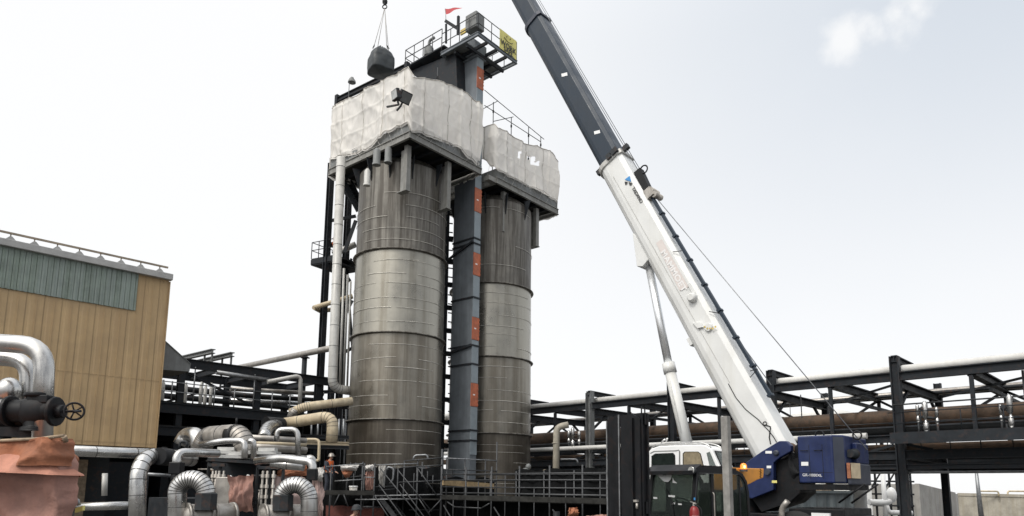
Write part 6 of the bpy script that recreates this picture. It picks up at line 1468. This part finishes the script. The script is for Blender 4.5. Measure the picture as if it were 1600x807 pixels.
for k, (px, py, d_) in enumerate(((322, 783, 16), (442, 785, 17))):
    q = at(px, py, d_); b = MB(); b.lathe(q-Z*.2, [(.25, 0), (.25, .36), (.22, .38)], 8, smooth=False); tag(b.build('pipe_sleeve', M['steel2']), ['dark square-edged collar on the arch nearer the tan building', 'dark square-edged collar on the arch beside the pink tarpaulin'][k], 'sleeve')
    c0, c1 = at(px-30, 806, d_), at(px+42, 804, d_+.8); b = MB(); dd = (c1-c0).normalized(); b.tube([c0-dd*.1, c0, c0+dd*.02, c1, c1+dd*.1], [.1, .24, .26, .26, .12], 22)
    for t in (.0, .45, .55, .98): p = c0.lerp(c1, t); b.tube([p-dd*.03, p+dd*.03], .29, 22)
    tag(b.build('filter_drum', AD), ['dull silver drum lying under the arch nearer the tan building', 'dull silver drum lying under the arch beside the pink tarpaulin'][k], 'drum')
# skid with vessels on top
SKY = 20.5
sk = thing('process_skid', 'dark green framed skid full of valves and gauges between the arches', 'skid', at(365, 800, SKY)*1); sk.location.z = 0
for (a, c) in (((325, 718), (403, 723)), ((403, 723), (404, 731)), ((404, 731), (445, 731)), ((325, 727), (352, 727))):
    b = MB(); b.beam(at(*a, SKY), at(*c, SKY), .07, .09); b.build('frame_beam', M['steel2'], sk)
for px, y0 in ((327, 719), (345, 725), (403, 725), (414, 731), (422, 731), (443, 731)):
    a = at(px, y0, SKY+.05); b = MB(); b.beam(a, V((a.x, a.y, 0)), .07, .07, E1); b.build('frame_leg', M['steel2'], sk)
a, c = at(330, 722, SKY+1.5), at(402, 726, SKY+1.5); b = MB(); b.box(V(((a.x+c.x)/2, SKY+1.6, a.z/2)), c.x-a.x, .05, a.z); b.build('back_panel', M['steel'], sk)
b = MB(); a, c = at(322, 717, SKY), at(404, 722, SKY); b.box((a+c)/2+V((0, 1.0, -.02)), (c-a).length, 2.0, .04); b.build('top_plate', M['plankgrey'], sk)
for px in (333, 338, 343, 350, 411, 418, 428):
    a = at(px, 736, SKY-.05); b = MB(); b.tube([a, V((a.x, a.y, .3))], .035, 8)
    for k in range(4): b.lathe(V((a.x, a.y, a.z-.2-k*.3)), [(.06, 0), (.06, .1)], 8)
    b.build('gauge_column', AD, sk)
for px, py in ((368, 784), (392, 784)):
    q = at(px, py, SKY-.2); b = MB(); b.torus(q, Y, .19, .016, 22, 6)
    for i in range(3): an = i*math.pi/3+.4; b.tube([q-X*.19*math.cos(an)-Z*.19*math.sin(an), q+X*.19*math.cos(an)+Z*.19*math.sin(an)], .012, 5)
    b.tube([q, q+Y*.5], .02, 6); b.build('handwheel', M['blackpaint'], sk)
rnd = random.Random(33)
for k in range(22):
    px = rnd.uniform(330, 440); y0 = rnd.uniform(733, 770); dp = SKY+rnd.uniform(-.1, 1.2); a = at(px, y0, dp)
    P_ = [a, a-Z*rnd.uniform(.3, 1.0)]
    if k % 2: P_ = [a+X*rnd.uniform(-.9, .9), a] + [a-Z*rnd.uniform(.3, 1.0)]
    b = MB(); b.tube(fillet(P_, .1) if len(P_) > 2 else P_, rnd.choice((.015, .025, .035)), 6); b.build('small_pipe', rnd.choice((AD, M['steel2'], M['galv'], M['rustpipe'])), sk)
for k in range(6):
    q = at(rnd.uniform(335, 436), rnd.uniform(740, 775), SKY-.12); b = MB(); b.lathe(q, [(.07, 0), (.075, .03), (.07, .05)], 14, -Y); g_ = b.build('gauge', M['blackpaint'], sk)
    b = MB(); b.lathe(q-Y*.052, [(.055, 0), (.05, .006)], 14, -Y); b.build('dial', M['white'], g_)
q = at(352, 770, SKY-.0); b = MB(); b.box(q, .5, .3, .9); b.build('control_box', AD, sk, .02)
pipe('process_pipe', 'fat dull silver pipe with a black band on top of the skid', [at(314, 702, 22.2), at(324, 682, 22.2), at(378, 678, 21.2), at(387, 716, 21.2)], .31, AD, bend=.75, seams=.6, n=22)
q = at(368, 681, 21.4); b = MB(); dd = (at(378, 678, 21.2)-at(324, 682, 22.2)).normalized(); b.tube([q-dd*.18, q+dd*.16], .345, 22); b.tube([q+Z*.34, q+Z*.55], .035, 8); tag(b.build('pipe_sleeve', M['black']), 'black band wrapped round the fat pipe on the skid', 'sleeve')
pipe('process_pipe', 'short fat silver elbow behind the banded pipe, nearest the dark rack', [at(283, 695, 23.4), at(291, 680, 23.4), at(309, 680, 23), at(312, 705, 23)], .26, AL, bend=.5, n=22)
pipe('rail_pipe', 'thin silver rail pipe over the skid bending down at its end', [at(312, 695, 20.3), at(352, 689, 20.2), at(383, 689, 20.0), at(382, 716, 20.0)], .085, AL, bend=.2, n=14)
pipe('rail_pipe', 'second thin silver pipe bending down beside the rail pipe', [at(388, 690, 20.4), at(396, 689, 20.4), at(396, 718, 20.4)], .085, AL, bend=.2, n=14)
pipe('rail_pipe', 'small green-grey hooped rail at the edge of the skid', [at(281, 700, 20.2), at(281, 691, 20.2), at(292, 690, 20.2), at(292, 698, 20.2)], .035, M['steel2'], bend=.12)
pipe('rail_pipe', 'thin inverted-U silver pipe standing behind the skid', [at(432, 690, 22), at(433, 672, 22), at(465, 671, 22), at(466, 716, 22)], .085, AL, bend=.22, n=14)
pipe('process_pipe', 'silver pipe over the second arch, bent down into a black box', [at(400, 721, 18.6), at(440, 716, 18.2), at(488, 722, 18), at(489, 742, 18)], .105, AL, bend=.3, n=16)
pipe('process_pipe', 'fat silver pipe stub just under the bent one by the second arch', [at(424, 725, 19), at(475, 729, 19)], .13, AL, n=16, seams=.5)
q = at(488, 742, 18); b = MB(); b.box(q, .24, .24, .3); tag(b.build('junction_box', M['blackpaint'], None, .02), 'black box at the lower end of the bent silver pipe', 'box')
for k, (y0, y1, r, m_) in enumerate(((684, 689, .1, 'alu_dull'), (699, 704, .13, 'alu_dull'), (711, 715, .08, 'alu'), (693, 695, .07, 'cream'))):
    pipe('process_pipe', ['upper dull pipe running from the banded pipe toward the vessel', 'thick dull pipe with an orange underside tint below it', 'thin bright pipe low beside the skid', 'thin cream pipe between the dull pipes'][k].replace(' with an orange underside tint', ''),
         [at(392, y0, 23.5+k*.3), at(478, y1, 25+k*.3)], r, M[m_], n=14)
for k, (px, py) in enumerate(((345, 707), (358, 714), (408, 708))):
    q = at(px, py, 21.0); b = MB(); b.box(q, 1.0, .5, .1, (V((.95, .3, 0)).normalized(), Y, Z)); b.box(q+Z*.1+X*.2, .5, .3, .1)
    tag(b.build('cover_plate', M['silvertape']), ['silver cover plate lying on the skid near the green frame', 'silver cover plate at the middle of the skid top', 'silver cover plate beyond the bent rail pipes'][k], 'plate')
# cream pipes in front of the near vessel
pipe('cream_pipe', 'thick cream pipe turning down in front of the near vessel', [at(432, 664, 33.5), at(521, 650, 33), at(518, 692, 33)], .27, M['cream'], bend=.6, n=18, seams=1.3)
pipe('process_pipe', 'ribbed silver elbow at the start of the thick cream pipe', [at(412, 686, 30), at(417, 668, 31), at(440, 663, 33)], .27, AL, bend=.6, seams=.15, n=20)
q = at(428, 664, 32.3); b = MB(); b.ball(q, .33, .3, .34); b.cyl(q-V((.25, .4, 0)), q+V((.25, .4, .02)), .34, 18); tag(b.build('pipe_sleeve', M['black']), 'black sleeve between the ribbed elbow and the thick cream pipe', 'sleeve')
pipe('cream_pipe', 'upper cream pipe running into the near vessel above the thick one', [at(455, 645, 35.2), at(475, 636, 35), at(550, 627, 36.2)], .22, M['cream'], bend=.3, n=16, seams=1.3)
pipe('process_pipe', 'ribbed grey bend dropping from the upper cream pipe', [at(462, 640, 35), at(455, 650, 35), at(452, 665, 35.6)], .2, AD, bend=.3, seams=.14, n=16)
for k, y0 in enumerate((684, 694, 700)):
    b = MB(); b.ibeam(at(478, y0-2, 34), at(545, y0, 35), .16, .18); tag(b.build('support_beam', M['cream'] if k == 1 else M['steel2']), ['upper dark beam under the cream pipes by the near vessel', 'cream coloured beam under the cream pipes', 'lowest dark beam under the cream pipes'][k], 'beam')
for k, px in enumerate((530, 537, 487, 497)):
    a, c = at(px, 655, 35.4), at(px-1, 690, 35.4); b = MB(); b.tube([a, c], .05, 8); tag(b.build('hanger_rod', M['galv']), ['hanger rod under the upper cream pipe, second from the vessel', 'hanger rod under the upper cream pipe, closest to the vessel', 'hanger rod inside the cream pipe bend, farther from the vessel', 'hanger rod inside the cream pipe bend, nearer its elbow'][k], 'rod')
pipe('thin_pipe', 'thin cream pipe looping down below the dark beams', [at(475, 687, 29), at(499, 687, 29), at(498, 720, 29), at(492, 720, 29)], .06, M['cream'], bend=.2)
pipe('silver_bend', 'small bright silver bend above the folded white sheet', [at(478, 718, 26), at(488, 716, 26), at(489, 735, 26)], .14, AL, bend=.3, n=16)
# dark machinery filling the skid yard
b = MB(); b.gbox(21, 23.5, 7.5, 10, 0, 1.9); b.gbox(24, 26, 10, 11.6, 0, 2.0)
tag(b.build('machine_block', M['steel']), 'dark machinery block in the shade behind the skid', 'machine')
pipe('process_pipe', 'dull silver pipe low behind the first arch', [at(120, 792, 20), at(210, 790, 20.5)], .12, AL, n=14)
pipe('thin_pipe', 'thin pale pipe under the long header behind the downturned pipe', [at(228, 741, 21), at(272, 744, 21.5)], .05, M['galv'])
pipe('thin_pipe', 'short white upright pipe in the open ground floor of the tan building', [at(163, 775, 24), at(164, 740, 24)], .09, M['whitepipe'])
